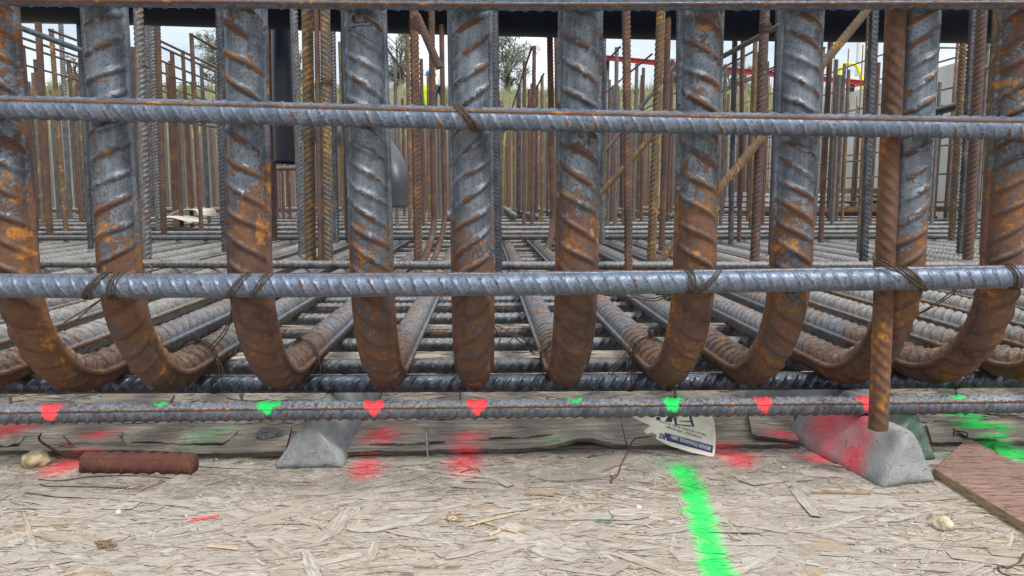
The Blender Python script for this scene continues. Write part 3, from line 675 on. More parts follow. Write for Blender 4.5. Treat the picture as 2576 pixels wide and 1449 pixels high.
def place_dowel(x, y, ztop, kind, lab, group, r=None):
    o = bpy.data.objects.new('upright_rebar', dowel_proto(kind)); COL.objects.link(o)
    o.location = (x, y, ztop - 1.4 if ztop - 1.4 < .1 else ztop - 1.4); o.rotation_euler = (rng.normal(0, .006), rng.normal(0, .006), rng.uniform(0, 6.28))
    if ztop > 1.45: o.scale = (1, 1, ztop / 1.4); o.location.z = 0
    return tag(o, lab, 'rebar', group)
row_lines = []
for (x, yt) in tops:
    zt = .80 + .06 * rng.random(); Y = zt * FPX / (489 - yt); Y = min(Y, 7.5)
    p_ = at(x, yt, Y=Y); k = random.choice(['s', 's', 'b', 'b', 'y', 'd'])
    place_dowel(p_.x, Y, p_.z, k, 'slim upright bar whose free top ends against the sky', 'upright bars ending against the sky')

# the field of uprights behind
cand = []
gx_ = .33
for Y in np.arange(4.6, 15.4, .26):
    W_ = Y * .74 + .3
    for X in np.arange(-W_, W_, (.36 if Y < 7 else .24)):
        if X > 3.3 and Y > 4.7: continue
        if -0.35 < X < .38 and Y < 5.6: continue
        if -1.35 < X < -.38 and Y < 5.5: continue
        cand.append((X + rng.normal(0, .11), Y + rng.normal(0, .09), CAMZ + .46 + .20 * rng.random() + .026 * Y))
cand.sort(key=lambda c: c[1])
for (X, Y, zt) in cand[:235]:
    k = random.choice(['s', 's', 's', 'b', 'b', 'y'])
    place_dowel(X, Y, zt, k, 'upright bar in the crowded rows standing behind the hoops', 'crowded upright bars behind the hoops')
def stuff_dowels():
    Vs, Fs, As = [], [], []; n0 = 0; m = 6; th = np.linspace(0, 2 * np.pi, m, endpoint=False)
    for (X, Y, zt) in cand[235:]:
        z = np.array([0.05, zt]); r = .0095
        P = np.stack([np.tile(X + r * np.cos(th), 2), np.tile(Y + r * np.sin(th), 2), np.repeat(z, m)], 1)
        P[m:, 0] += rng.normal(0, .012); Vs.append(P); Fs.append(tube_faces(2, m) + n0); As.append(np.full(2 * m, rng.uniform(0, 1))); n0 += 2 * m
    o = mesh_np('upright_rebar_field', np.concatenate(Vs), np.concatenate(Fs), M_far, None, True, {'rust': np.concatenate(As)})
    tag(o, 'far mass of upright reinforcing bars filling the site up to the bank', 'rebar', kind='stuff')
stuff_dowels()

# thin bars running back over the tops of the rows
def rowbar(px, py, Y0, Y1, r, lab, mt='b'):
    a = at(px, py, Y=Y0); o = rebar('rebar', [a, (a.x, Y1, a.z)], r, MATS[mt], rot=.4, ds=.02, nth=8, rust=.2, ribh=r * .05); return tag(o, lab, 'rebar', 'thin bars running back over the upright rows')
for i, (px, py, Y0) in enumerate([(40, 90, 3.6), (44, 112, 3.9), (123, 75, 3.5), (392, 98, 3.7), (478, 86, 3.6), (392, 112, 3.9), (398, 150, 4.4), (970, 116, 3.9), (1338, 118, 3.8), (1368, 185, 4.6), (1560, 118, 3.8), (1640, 136, 4.0), (1898, 128, 3.9), (1990, 150, 4.3), (2075, 120, 3.8), (50, 160, 4.6)]):
    rowbar(px, py, Y0, 11, .0055, 'thin rusty bar running back over a row of uprights ' + ('on the left' if px < 1000 else 'on the right'))

# diagonal braces
def diag(x0, y0, Y0, x1, y1, Y1, r, mt, lab, ext=0.):
    a = at(x0, y0, Y=Y0); b = at(x1, y1, Y=Y1); d = (b - a)
    o = rebar('brace_rebar', [a - d * ext, b], r, MATS[mt], rot=.3, uref=(0, .3, 1), ribh=r * .14, pitch=r * 1.2, kA=.9, kB=.8, ds=.003, nth=16, rust=.1); return tag(o, lab, 'rebar')
diag(2184, 23, 2.12, 1655, 662, 2.05, .0115, 'y', 'long diagonal brace bar slanting down left from behind the rusty hanging bar', .08)
diag(1964, 63, 2.2, 1800, 152, 2.5, .0075, 's', 'short grey bar wired to the dark brown upright and slanting down left')
diag(1710, 150, 3.2, 1500, 408, 3.2, .0075, 's', 'thin grey diagonal bar between the sixth and seventh hoops')
diag(1650, 332, 2.6, 1490, 510, 2.6, .0090, 'y', 'yellowish diagonal bar below the upper front bar, right of the sixth hoop')
diag(1048, 38, 1.98, 1106, 172, 1.98, .0098, 'b', 'short smooth bar slanting down from the tied upright near the middle hoop')
diag(30, 62, 2.2, 215, 131, 2.2, .0072, 'd', 'short dark bar slanting between the first and second hoops')
diag(-60, 51, 4.2, 2700, 104, 4.2, .0100, 's', 'long horizontal bar crossing below the black pipe')
diag(440, 303, 5.5, 560, 322, 5.5, .0100, 's', 'short pale crosswise bar beyond the second and third hoops')
diag(685, 424, 3.6, 760, 423, 3.6, .0100, 's', 'short bar crossing beneath the open end of the black pipe')
diag(2470, 170, 2.6, 2600, 150, 2.6, .0085, 's', 'short pale bar at the right edge beside the last hoop')

# ================================================================ BLACK PIPES
def pipe(name, pts, r, lab, sn=10, m=48, parts=None):
    root = empty(name, tuple(pts[0])); tag(root, lab, 'pipe')
    V, F = tube(pts, r, m, sn); V = V - np.array(list(pts[0]))
    o = mesh_np('pipe_wall', V, F[:-2] if parts == 'open' else F, M_black, root); return root
ra = .13
pA = at(-300, 38, Y=2.7) + Vector((0, 0, ra * 1.0)); pB = at(2900, 102, Y=2.62) + Vector((0, 0, ra * 1.0))
o = mesh_np('black_pipe', *tube([at(px_, py_ + 9, Y=2.66) + Vector((0, 0, ra)) for px_, py_ in ((-300, 30), (47, 43), (547, 59), (969, 73), (1405, 84), (1817, 92), (2497, 99), (2900, 101))], ra, 64, 8), M_black); tag(o, 'thick black pipe spanning the whole top of the picture', 'pipe')
def capped(name, path, r, lab):
    m = MB(); m.tube(path, r, 40, 8); o = m.build(name, M_gpipe if r > .08 else M_blackv)
    tag(o, lab, 'pipe'); return o
capped('black_pipe', [at(711, -60, Y=3.05), at(712, 200, Y=3.05), at(716, 396, Y=3.05), at(716, 404, Y=3.05)], .042, 'black vertical pipe right of the third hoop, hanging open at its lower end')
m = MB(); e = at(716, 404, Y=3.05)
V, F = tube([e, e - Vector((0, 0, .006)), e - Vector((0, 0, .012))], .0445, 40); m.add(V, F)
pp = [o for o in COL.objects if o.get('label', '').startswith('black vertical')][0]
m.build('end_collar', M_black, pp)
capped('black_pipe', [at(740, 322, Y=5.3), at(850, 335, Y=5.0), at(930, 360, Y=4.6), at(972, 398, Y=4.4), at(990, 450, Y=4.3), at(991, 520, Y=4.3)], .085, 'grey black pipe elbow bending down behind the fourth hoop')
capped('black_pipe', [at(2340, 285, Y=4.3), at(2430, 262, Y=4.0), at(2600, 225, Y=3.6)], .022, 'thin black pipe slanting at the right, before the pale wall')

# ================================================================ RIGHT SIDE: wall, cages, red beam, yellow hose
t = NT('wall_concrete'); p = t.pos(); n = t.noise(p, 3, 6, .6); s_ = t.noise(t.vmath('MULTIPLY', p, (1, 9, .8)), 1., 3, .6)
c = t.mix(t.ss(n, .3, .7), (.52, .52, .49), (.66, .66, .62)); c = t.mix(t.ss(s_, .52, .7, 0, .35), c, (.33, .32, .29)); t.bump(n, .004, .4)
M_wall = t.fin(c, .85, 0, .3)
root = empty('concrete_wall', (3.72, 8.7, 0)); tag(root, 'pale grey concrete wall behind the rebar cages at the right', 'wall')
for i, y in enumerate(np.arange(4.6, 13.0, 1.2)):
    m = MB(); m.box((0, y + .6 - 8.7, .66), (.18, 1.19, 1.32)); m.build('wall_panel', M_wall, root, False)
m = MB()
for y in np.arange(4.6, 13.2, 1.2): m.box((-.105, y - 8.7, .66), (.03, .012, 1.30))
m.build('panel_joint', plain('joint_strip', (.30, .30, .29), .8), root, False)
M_cage = plain('cage_rust', (.17, .10, .055), .8, 0, 40, .45, .001)
def cage(X, y0, y1, z0, z1, dy, dz, r, lab, lean=0.0):
    m = MB()
    for y in np.arange(y0, y1, dy):
        j = rng.normal(0, .012); m.tube([(X, y, z0), (X + lean, y + j, z1 + rng.uniform(-.04, .06))], r, 6)
    for z in np.arange(z0 + .08, z1, dz): m.tube([(X - .012 + lean * (z - z0) / (z1 - z0), y0 - .2, z), (X - .012 + lean * (z - z0) / (z1 - z0), y1 + .1, z + rng.normal(0, .01))], r, 6)
    o = m.build('rebar_cage', M_cage); return tag(o, lab, 'rebar cage', 'rebar cages before the pale wall')
cage(3.30, 4.5, 12.8, .18, 1.62, .27, .20, .0065, 'tall rusty rebar cage nearest to the pale wall')
cage(2.75, 5.6, 12.0, .18, 1.05, .34, .30, .006, 'lower rusty rebar cage standing before the tall one')
m = MB()
for i in range(6):
    z = 1.25 + .052 * i
    m.tube([(2.62, 4.9, z), (3.9, 4.95, z + .01)], .006, 6)
for x in np.arange(2.62, 3.9, .22): m.tube([(x, 4.92, .2), (x, 4.92, 1.55)], .0065, 6)
tag(m.build('rebar_cage', M_cage), 'ladder of close horizontal bars at the top right beyond the ninth hoop', 'rebar cage', 'rebar cages before the pale wall')
for i, (X0, Y0, X1, Y1, z, lab) in enumerate([(2.1, 5.6, 4.4, 5.5, .19, 'rusty steel channel lying at the foot of the right cages'), (2.2, 6.3, 4.8, 6.2, .33, 'upper rusty steel channel behind the first at the foot of the cages')]):
    m = MB(); m.box(((X0 + X1) / 2, Y0, z), (X1 - X0, .05, .008)); m.box(((X0 + X1) / 2, Y0 - .023, z + .02), (X1 - X0, .005, .032)); m.box(((X0 + X1) / 2, Y0 + .023, z + .02), (X1 - X0, .005, .032))
    tag(m.build('steel_channel', M_cage, None, False), lab, 'steel channel')
M_pale = plain('pale_sheet', (.50, .51, .50), .6, 0, 5, .12, 0)
for i in range(3):
    m = MB(); m.box((3.05, 6.9 + .02 * i, .22 + .05 * i), (1.5 - .1 * i, .8, .035), .02 * i)
    tag(m.build('formwork_panel', M_pale, None, False), ['lowest', 'middle', 'topmost'][i] + ' pale panel in the stack at the right back', 'panel', 'stacked pale panels')
# red beam
M_red = plain('red_paint', (.42, .018, .025), .45, 0, 6, .12, 0)
a = at(1490, 142, Y=9.0); b = at(2180, 210, Y=8.3); d = (b - a); L = d.length; rz = math.atan2(d.y, d.x); el = math.asin(d.z / L)
m = MB(); h_ = .052
m.box((0, 0, h_ / 2 - .003), (L, .05, .006)); m.box((0, 0, -h_ / 2 + .003), (L, .05, .006)); m.box((0, 0, 0), (L, .008, h_ - .0125))
for k in range(-4, 5): m.box((k * L / 9, 0, 0), (.008, .046, h_ - .013))
o = m.build('red_beam', M_red, None, False); o.location = (a + b) / 2; o.rotation_euler = (0, -el, rz); tag(o, 'long red steel beam crossing the uprights at the upper right', 'beam')
for px, py in ((1530, 150), (1900, 185), (2150, 208)):
    q = at(px, py, Y=np.interp(px, [1490, 2180], [9.0, 8.3])); m = MB(); m.tube([(q.x, q.y + .05, 0), (q.x, q.y + .05, q.z + .02)], .025, 12); m.box((q.x, q.y + .05, .006), (.12, .12, .012)); m.box((q.x, q.y + .05, q.z + .022), (.1, .1, .008))
    tag(m.build('steel_prop', M_dowel_d), {1530: 'left', 1900: 'middle', 2150: 'right'}[px] + ' steel prop standing behind the red beam', 'prop')
# yellow hose and grey sack
M_yel = plain('yellow_plastic', (.78, .72, .05), .45, 0, 10, .1, 0)
HY_ = 8.9
m = MB(); m.tube([at(2108, 240, Y=HY_), at(2112, 190, Y=HY_), at(2118, 166, Y=HY_), at(2138, 160, Y=HY_), at(2155, 166, Y=HY_), at(2163, 185, Y=HY_), at(2170, 212, Y=HY_), at(2172, 250, Y=HY_)], .020, 12, 8)
tag(m.build('yellow_hose', M_yel), 'bright yellow hose arching above the red beam', 'hose')
def rock(name, c, size, mat, lab, cat='stone', seed=0, sub=3, amp=.28, flat=.0, group=None, cells=False):
    import bmesh
    bm = bmesh.new(); bmesh.ops.create_icosphere(bm, subdivisions=sub, radius=1)
    for v in bm.verts:
        q = v.co.copy(); n_ = mnoise.noise(q * 1.1 + Vector((seed, 3, 1))) * amp + mnoise.noise(q * 3.1 + Vector((seed, 9, 1))) * amp * .35 + mnoise.noise(q * 9 + Vector((seed, 5, 2))) * amp * .10
        if cells:
            for (nx_, ny_, nz_, dd) in cells:
                n__ = Vector((nx_, ny_, nz_)).normalized(); k_ = q.dot(n__)
                if k_ > dd: q = q - n__ * (k_ - dd) * .92
        v.co = q * (1 + n_); v.co = Vector((v.co.x * size[0], v.co.y * size[1], max(v.co.z * size[2], -size[2] * .8)))
    me = bpy.data.meshes.new(name); bm.to_mesh(me); bm.free()
    me.polygons.foreach_set('use_smooth', np.full(len(me.polygons), not cells)); me.materials.append(mat)
    o = bpy.data.objects.new(name, me); COL.objects.link(o); o.location = (c[0], c[1], c[2] + size[2] * .78); return tag(o, lab, cat, group)
M_sack = plain('grey_sack', (.42, .42, .40), .9, 0, 8, .15, .01)
q = at(2135, 230, Y=10.2); rock('big_bag', (q.x, 10.2, q.z - .55), (.42, .35, .42), M_sack, 'pale grey sack heap behind the yellow hose', 'sack', 4, 3, .2)
m = MB(); q = at(2160, 200, Y=12.); m.tube([(q.x, 12, 0), (q.x, 12, 2.9)], .055, 12); m.tube([(q.x, 12, 2.9), (q.x, 12, 3.2)], .03, 10); m.box((q.x, 12, .01), (.3, .3, .02))
tag(m.build('post', M_pale), 'pale round post behind the yellow hose', 'post')

# ================================================================ TREES, FENCE, WORKER
t = NT('leaves'); s_ = t.attr('flake', 'Vector'); sx = t.n('ShaderNodeSeparateXYZ'); t.set(sx.inputs[0], s_)
M_leaf = t.fin(t.ramp(sx.outputs[0], [(0, (.14, .17, .12)), (.5, (.22, .25, .18)), (1, (.32, .34, .26))]), .85, 0, .2)
M_bark = plain('bark', (.09, .075, .06), .9, 0, 20, .3, .01)
def tree(px, pyb, pyt, wpx, Y, lab, seed, nleaf=5200):
    r_ = np.random.default_rng(seed); base = at(px, pyb, Y=Y); zb = bank_z(base.x, Y) - .05; top = at(px, pyt, Y=Y).z; H = top - zb; Wd = wpx * Y / FPX / 2
    root = empty('tree', (base.x, Y, zb)); tag(root, lab, 'tree', 'thin trees on the far bank')
    m = MB(); tips = []
    for s_i in range(4):
        ax, ay = r_.normal(0, .25) * Wd, r_.normal(0, .25) * Wd
        pts = [Vector((r_.normal(0, .05), r_.normal(0, .05), 0)), Vector((ax * .4, ay * .4, H * .35)), Vector((ax * 1.2, ay * 1.2, H * .9))]
        m.tube(pts, .05, 8, 6, .012); sp = smooth_path(pts, 8)
        for b_ in range(11):
            k = int(len(sp) * r_.uniform(.25, .98)) - 1; s0 = sp[k]; an = r_.uniform(0, 6.28); ln = Wd * r_.uniform(.5, 1.0) * (1.15 - .5 * abs(s0.z / H - .5))
            e = s0 + Vector((math.cos(an) * ln, math.sin(an) * ln, ln * r_.uniform(.2, .9))); e.z = min(e.z, H * .98); mid = s0.lerp(e, .5) + Vector((0, 0, .08))
            m.tube([s0, mid, e], .018, 5, 4, .005); tips += [mid.lerp(e, q_) for q_ in (.2, .5, .8, 1.)]
            for t_ in range(3):
                f = mid.lerp(e, r_.uniform(0, 1)); g = f + Vector((r_.normal(0, .2), r_.normal(0, .2), r_.normal(.05, .15))) * Wd * .9; m.tube([f, g], .006, 4, 0, .003); tips.append(g)
    m.build('trunk', M_bark, root)
    T_ = np.array([list(v) for v in tips]); n = nleaf; ix = r_.integers(0, len(T_), n); C_ = T_[ix] + r_.normal(0, .085, (n, 3)) * Wd
    sz = r_.uniform(.018, .04, n); d1 = r_.normal(0, 1, (n, 3)); d1 /= np.linalg.norm(d1, axis=1)[:, None]; d2 = np.cross(d1, r_.normal(0, 1, (n, 3))); d2 /= np.linalg.norm(d2, axis=1)[:, None]
    Q = np.stack([C_ + d1 * sz[:, None], C_ + d2 * sz[:, None] * .5, C_ - d1 * sz[:, None], C_ - d2 * sz[:, None] * .5], 1)
    A = np.repeat(np.clip(r_.random(len(T_))[ix] * .7 + r_.random(n) * .3, 0, 1)[:, None], 4, 1).reshape(-1)
    mesh_np('crown', Q.reshape(-1, 3), np.arange(n * 4).reshape(n, 4), M_leaf, root, False, {'flake': np.stack([A] * 3, 1)})
tree(1003, 222, 78, 105, 25.5, 'sparse tree on the bank between the fourth and middle hoops', 3)
tree(1275, 222, 78, 130, 25.5, 'bushy sparse tree on the bank right of the middle hoop', 5, 8000)
tree(560, 222, 85, 90, 26, 'tree on the bank mostly hidden by the third hoop', 8)
tree(748, 222, 130, 60, 26, 'small tree on the bank right of the black vertical pipe', 9, 3000)
tree(190, 222, 140, 50, 27, 'small tree on the bank just left of the second hoop', 10, 2500)
tree(1712, 226, 150, 70, 26, 'low tree on the bank behind the red beam', 11, 4000)
tree(1850, 226, 165, 80, 27, 'low tree on the bank between the seventh and eighth hoops', 12, 3500)
M_fen = plain('green_fence', (.03, .12, .08), .6, .0, 10, .2, 0)
root = empty('mesh_fence', (-12, 26, bank_z(-12, 26))); tag(root, 'low green wire fence along the top of the far bank', 'fence')
m = MB(); m2 = MB(); zl = []
for x in np.arange(-19, -2.6, .5):
    z = bank_z(x, 26); zl.append((x, z))
    m2.tube([(x + 12, 0, z - .1 - root.location.z), (x + 12, 0, z + .34 - root.location.z)], .018, 6)
for hh in (.12, .22, .34): m.tube([(x + 12, -.01, z + hh - root.location.z) for x, z in zl], .010, 5)
m.build('rail', M_fen, root); m2.build('post', M_fen, root)

# worker on the bank
M_skin = plain('skin', (.32, .17, .11), .6); M_navy = plain('navy_cloth', (.02, .03, .06), .9, 0, 20, .2, .002); M_viz = plain('hi_vis_yellow', (.62, .85, .05), .8, 0, 10, .08, .002); M_helm = plain('blue_helmet', (.03, .28, .68), .35, 0, 5, .05, 0)
WY = 20.0; wp = at(1086, 374, Y=WY)
gzw = bank_z(wp.x, WY); top = at(1098, 193, Y=WY).z; k_ = max(1.0, (top - gzw) / 1.85)
root = empty('person', (wp.x, WY, gzw)); tag(root, 'worker in a blue helmet and yellow vest standing on the bank behind the slanting bar', 'person')
joints = [(0, 0, .95, .15), (0, 0, 1.15, .15), (0, 0, 1.38, .17), (0, 0, 1.50, .07), (0, -.01, 1.58, .075), (0, -.015, 1.68, .095), (0, -.01, 1.76, .085),
          (-.19, 0, 1.42, .065), (-.27, -.02, 1.15, .048), (-.22, -.16, .95, .038), (-.20, -.24, .93, .035), (.19, 0, 1.42, .065), (.28, 0, 1.16, .048), (.27, -.05, .90, .038), (.27, -.07, .82, .032),
          (-.10, 0, .86, .095), (-.12, -.02, .50, .065), (-.13, .02, .08, .045), (-.13, -.12, .04, .04), (.10, 0, .86, .095), (.12, -.02, .50, .065), (.13, .03, .08, .045), (.13, -.11, .04, .04)]
edges = [(0, 1), (1, 2), (2, 3), (3, 4), (4, 5), (5, 6), (2, 7), (7, 8), (8, 9), (9, 10), (2, 11), (11, 12), (12, 13), (13, 14), (0, 15), (15, 16), (16, 17), (17, 18), (0, 19), (19, 20), (20, 21), (21, 22)]
me = bpy.data.meshes.new('body'); me.from_pydata([(a * k_, b * k_, c_ * k_) for a, b, c_, _ in joints], edges, [])
bo = bpy.data.objects.new('body', me); COL.objects.link(bo); bo.parent = root; md = bo.modifiers.new('skin', 'SKIN'); md.use_smooth_shade = True
for i, (_, _, _, r) in enumerate(joints): me.skin_vertices[0].data[i].radius = (r * k_, r * k_ * .85)
me.skin_vertices[0].data[0].use_root = True; md2 = bo.modifiers.new('sub', 'SUBSURF'); md2.levels = 1; md2.render_levels = 1
tw = NT('worker_body'); pz = tw.n('ShaderNodeSeparateXYZ'); tw.set(pz.inputs[0], tw.obj())
me.materials.append(tw.fin(tw.mix(tw.ss(pz.outputs[2], 1.52 * k_, 1.54 * k_), (.02, .03, .06), (.30, .16, .11)), .8))
def lathe(prof, m=24, c=(0, 0, 0), sx=1, sy=1):
    V = [(c[0] + r * math.cos(2 * math.pi * j / m) * sx, c[1] + r * math.sin(2 * math.pi * j / m) * sy, c[2] + z) for r, z in prof for j in range(m)]
    F = [tuple(f) for f in tube_faces(len(prof), m)]; return np.array(V), F
def part_arc(VF, a, b, m_): V_, F_ = VF; return V_, [f for f in F_ if a <= (f[0] % m_) < b]
V, F = part_arc(lathe([(.19 * k_, .93 * k_), (.20 * k_, 1.1 * k_), (.215 * k_, 1.3 * k_), (.22 * k_, 1.42 * k_), (.15 * k_, 1.49 * k_), (.085 * k_, 1.51 * k_)], 24, (0, 0, 0), 1, .72), 8, 18, 24); mesh_np('vest', V, F, M_viz, root)
V, F = lathe([(.165 * k_, 0), (.135 * k_, .005 * k_), (.132 * k_, .05 * k_), (.115 * k_, .10 * k_), (.07 * k_, .135 * k_), (.001, .145 * k_)], 24, (0, -.015 * k_, 1.715 * k_)); mesh_np('helmet', V, F, M_helm, root)

# ================================================================ SPACERS
def prism(name, c0, c1, w, h, mat, lab, topw=.012, seed=0, cutend=.0, lift=0, cut0=0., emat=None):
    a = Vector((c0[0], c0[1], 0)); b = Vector((c1[0], c1[1], 0)); d = (b - a); L = d.length; d.normalize(); s = Vector((d.y, -d.x, 0)); Vs = []
    n = max(6, int(L / .006)); prof = []
    K = 7
    base = [(-w / 2, 0), (-w / 2, .006), (-topw / 2, h), (topw / 2, h), (w / 2, .006), (w / 2, 0)]
    prof = []
    for i in range(len(base)):
        p0, p1 = base[i], base[(i + 1) % len(base)]; kk = 9 if abs(p0[1] - p1[1]) > .02 or i == 5 else 2
        for j in range(kk): prof.append((p0[0] + (p1[0] - p0[0]) * j / kk, p0[1] + (p1[1] - p0[1]) * j / kk))
    m = len(prof); V = []
    for i in range(n + 1):
        t_ = i / n
        for (x, z) in prof:
            tt = t_ * L
            if t_ > 1 - .3: tt -= cutend * (z / h) * max(0, (t_ - .7) / .3)
            if t_ < .3: tt += cut0 * (z / h) * max(0, (.3 - t_) / .3)
            rd = 1 - .06 * (max(0, 1 - min(i, n - i) / 1.2))
            q = a + d * tt + s * x * rd; q.z = z * (rd if z > 0 else 1)
            nn = mnoise.noise(q * 45 + Vector((seed, 0, 0))) * .0011 + mnoise.noise(q * 160 + Vector((seed, 0, 0))) * .0005
            q += (s * (1 if x > 0 else -1) + Vector((0, 0, 1 if z > .002 else 0)) + d * (-1 if i == 0 else (1 if i == n else 0))) * nn
            q.z = max(q.z, 0.0015) + lift; V.append(q)
    F = [tuple(f) for f in tube_faces(n + 1, m)]
    # end faces as a triangulated grid fan
    for e, idx in ((0, 0), (1, n)):
        cen = sum((V[idx * m + j] for j in range(m)), Vector()) / m; rings = [[idx * m + j for j in range(m)]]
        for q_ in (.66, .33):
            st = len(V)
            for j in range(m):
                v = cen.lerp(V[idx * m + j], q_); v = v + d * (mnoise.noise(v * 60 + Vector((seed, 1, 0))) * .0025); V.append(v)
            rings.append([st + j for j in range(m)])
        V.append(cen); ci = len(V) - 1
        for r0, r1 in zip(rings[:-1], rings[1:]):
            for j in range(m): f = (r0[j], r0[(j + 1) % m], r1[(j + 1) % m], r1[j]); F.append(f if e == 1 else f[::-1])
        for j in range(m): f = (rings[-1][j], rings[-1][(j + 1) % m], ci); F.append(f if e == 1 else f[::-1])
    F = [tuple(int(k) for k in f) for f in F]
    o = mesh_np(name, [tuple(v) for v in V], F, mat)
    if emat:
        o.data.materials.append(emat); mi = np.zeros(len(F), int); mi[n * m:] = 1; o.data.polygons.foreach_set('material_index', mi)
    return tag(o, lab, 'spacer', 'concrete prism spacers under the bars')
pl = at(690, 1185, z=0); pr = at(862, 1181, z=0)
prism('concrete_spacer', ((pl.x + pr.x) / 2, pl.y + .004), ((pl.x + pr.x) / 2 + .002, 1.22), pr.x - pl.x, .0595, M_conc, 'grey three sided concrete spacer left of the middle, end facing the viewer', .005, 1, cut0=.003, emat=M_conc_e)
a = at(2222, 1232, z=0); b = at(2352, 1214, z=0); c_ = at(1998, 1116, z=0)
ax = Vector((c_.x - a.x, c_.y - a.y, 0)).normalized(); mid = (a + b) / 2
prism('concrete_spacer', (mid.x, mid.y), (mid.x + ax.x * .175, mid.y + ax.y * .175), (b - a).length * .98, .0588, M_conc_r, 'grey concrete spacer with red sprayed side under the rusty hanging bar', .016, 2, cut0=.004)
a = at(2367, 1164, z=0)
prism('concrete_spacer', (a.x - .035, a.y), (a.x - .10, a.y + .30), .07, .0588, M_conc_g, 'green tinted concrete spacer tucked behind the red sprayed one', .01, 3, emat=M_conc_ge)
a = at(1975, 1000, z=.02); b = at(2200, 985, z=.02)
prism('concrete_spacer', (a.x, a.y), (b.x, b.y), .075, .050, M_conc, 'pale concrete spacer lying crosswise behind the marked bar at the right', .02, 4)

# ================================================================ PLYWOOD
def board(name, poly, z0, th, mat, lab, zf=None, em=None, nx=40, ny=6):
    """poly: 4 px corners (front-left, front-right, back-right, back-left) on plane z0"""
    C = [at(px, py, z=z0) for px, py in poly]; V = []; 
    for s_ in (1, 0):
        for j in range(ny + 1):
            for i in range(nx + 1):
                u, v = i / nx, j / ny; p_ = C[0].lerp(C[1], u).lerp(C[3].lerp(C[2], u), v)
                e = (.0034 * mnoise.noise(Vector((u * 17, j * 3., z0 * 99))) + .0018 * mnoise.noise(Vector((u * 70, j * 3., z0 * 99))) + .0008 * mnoise.noise(Vector((u * 200, j, 7)))) * (1 if j in (0, ny) else 0)
                zz = z0 + (zf(u, v, p_) if zf else 0) + .0004 * mnoise.noise(p_ * 50)
                V.append((p_.x, p_.y + e, zz - (0 if s_ else th)))
    nn = (nx + 1) * (ny + 1); F = []
    for j in range(ny):
        for i in range(nx):
            k = j * (nx + 1) + i; F.append((k, k + 1, k + nx + 2, k + nx + 1)); F.append((nn + k, nn + k + nx + 1, nn + k + nx + 2, nn + k + 1))
    rim = [i for i in range(nx + 1)] + [j * (nx + 1) + nx for j in range(1, ny + 1)] + [ny * (nx + 1) + i for i in range(nx - 1, -1, -1)] + [j * (nx + 1) for j in range(ny - 1, 0, -1)]
    for k in range(len(rim)): a_, b_ = rim[k], rim[(k + 1) % len(rim)]; F.append((a_, nn + a_, nn + b_, b_))
    o = mesh_np(name, V, F, mat, None, False)
    if em:
        o.data.materials.append(em); ne = len(rim)
        mi = np.zeros(len(F), int); mi[-ne:] = 1; o.data.polygons.foreach_set('material_index', mi)
    return tag(o, lab, 'plywood')
M_edge = ply_mat('dark_ply_edge', (.07, .055, .045), (.20, .165, .13), (20, 60, 900), True)
zs1 = lambda u, v, p: .0012 * math.sin(u * 14) * (1 - v)
board('plywood_strip', [(-260, 1128), (716, 1140), (735, 1070), (-260, 1062)], .0085, .006, M_ply, 'weathered grey plywood strip left of the concrete spacer', zs1, M_edge, 70)
def zs2(u, v, p):
    px = 862 + u * (1572 - 862); b = math.exp(-((px - 1465) / 62) ** 2) * .011 * max(0, 1 - v * 1.6); return b + .0008 * math.sin(u * 19) * (1 - v)
board('plywood_strip', [(862, 1137), (1575, 1120), (1560, 1052), (900, 1060)], .0085, .0045, M_ply, 'weathered plywood strip between spacer and paper tag with a buckled front edge', zs2, M_edge, 110, 10)
board('plywood_strip', [(868, 1139), (1600, 1124), (1590, 1070), (900, 1078)], .0035, .003, M_ply, 'lower veneer layer under the buckled plywood strip', None, M_edge, 60)
board('plywood_strip', [(1578, 1120), (2012, 1117), (1995, 1040), (1560, 1050)], .0075, .006, M_ply, 'brownish plywood strip running behind the paper tag', None, M_edge, 50)
board('plywood_offcut', [(1892, 1100), (2010, 1108), (1975, 1035), (1880, 1040)], .0125, .003, M_ply, 'curled plywood flake left of the red sprayed spacer', lambda u, v, p: .004 * (1 - u) ** 2, M_edge, 16)
board('plywood_board', [(2352, 1180), (2720, 1402), (2720, 1250), (2434, 1101)], .011, .009, M_ply_b, 'smooth reddish brown plywood board at the lower right', None, M_ply_e, 30)
board('plywood_offcut', [(2345, 1112), (2640, 1110), (2640, 1052), (2330, 1062)], .007, .005, M_ply, 'grey plywood offcut behind the reddish brown board', None, M_edge, 30)
board('plywood_offcut', [(2440, 1102), (2530, 1105), (2500, 1082), (2400, 1078)], .013, .002, M_ply, 'thin green sprayed veneer piece on the grey offcut', lambda u, v, p: .003 * u, M_edge, 16)
board('plywood_offcut', [(2350, 1058), (2440, 1066), (2470, 1056), (2400, 1044)], .008, .003, M_ply, 'small plywood chip with green spray just under the marked bar', None, M_edge, 12)
board('plywood_offcut', [(225, 1022), (420, 1022), (440, 990), (270, 988)], .007, .005, M_ply, 'grey plywood offcut seen between the two lowest bars at the left', None, M_edge, 20)

for i_, (P_, lab_) in enumerate([([(330, 1112), (560, 1116), (600, 1084), (360, 1078)], 'torn veneer layer on the plywood strip behind the bar offcut'), ([(930, 1118), (1120, 1112), (1100, 1082), (940, 1086)], 'torn veneer layer on the plywood strip near the upright screw'),
                               ([(1230, 1102), (1390, 1094), (1370, 1068), (1240, 1072)], 'torn veneer layer beside the buckled edge of the plywood strip'), ([(-20, 1122), (45, 1118), (62, 1096), (-20, 1092)], 'broken plywood corner with red spray at the left edge')]):
    board('veneer_flake', P_, .0105, .0016, M_ply, lab_, lambda u, v, p: .0014 * math.sin(u * 9 + v * 4), M_edge, 40, 5)
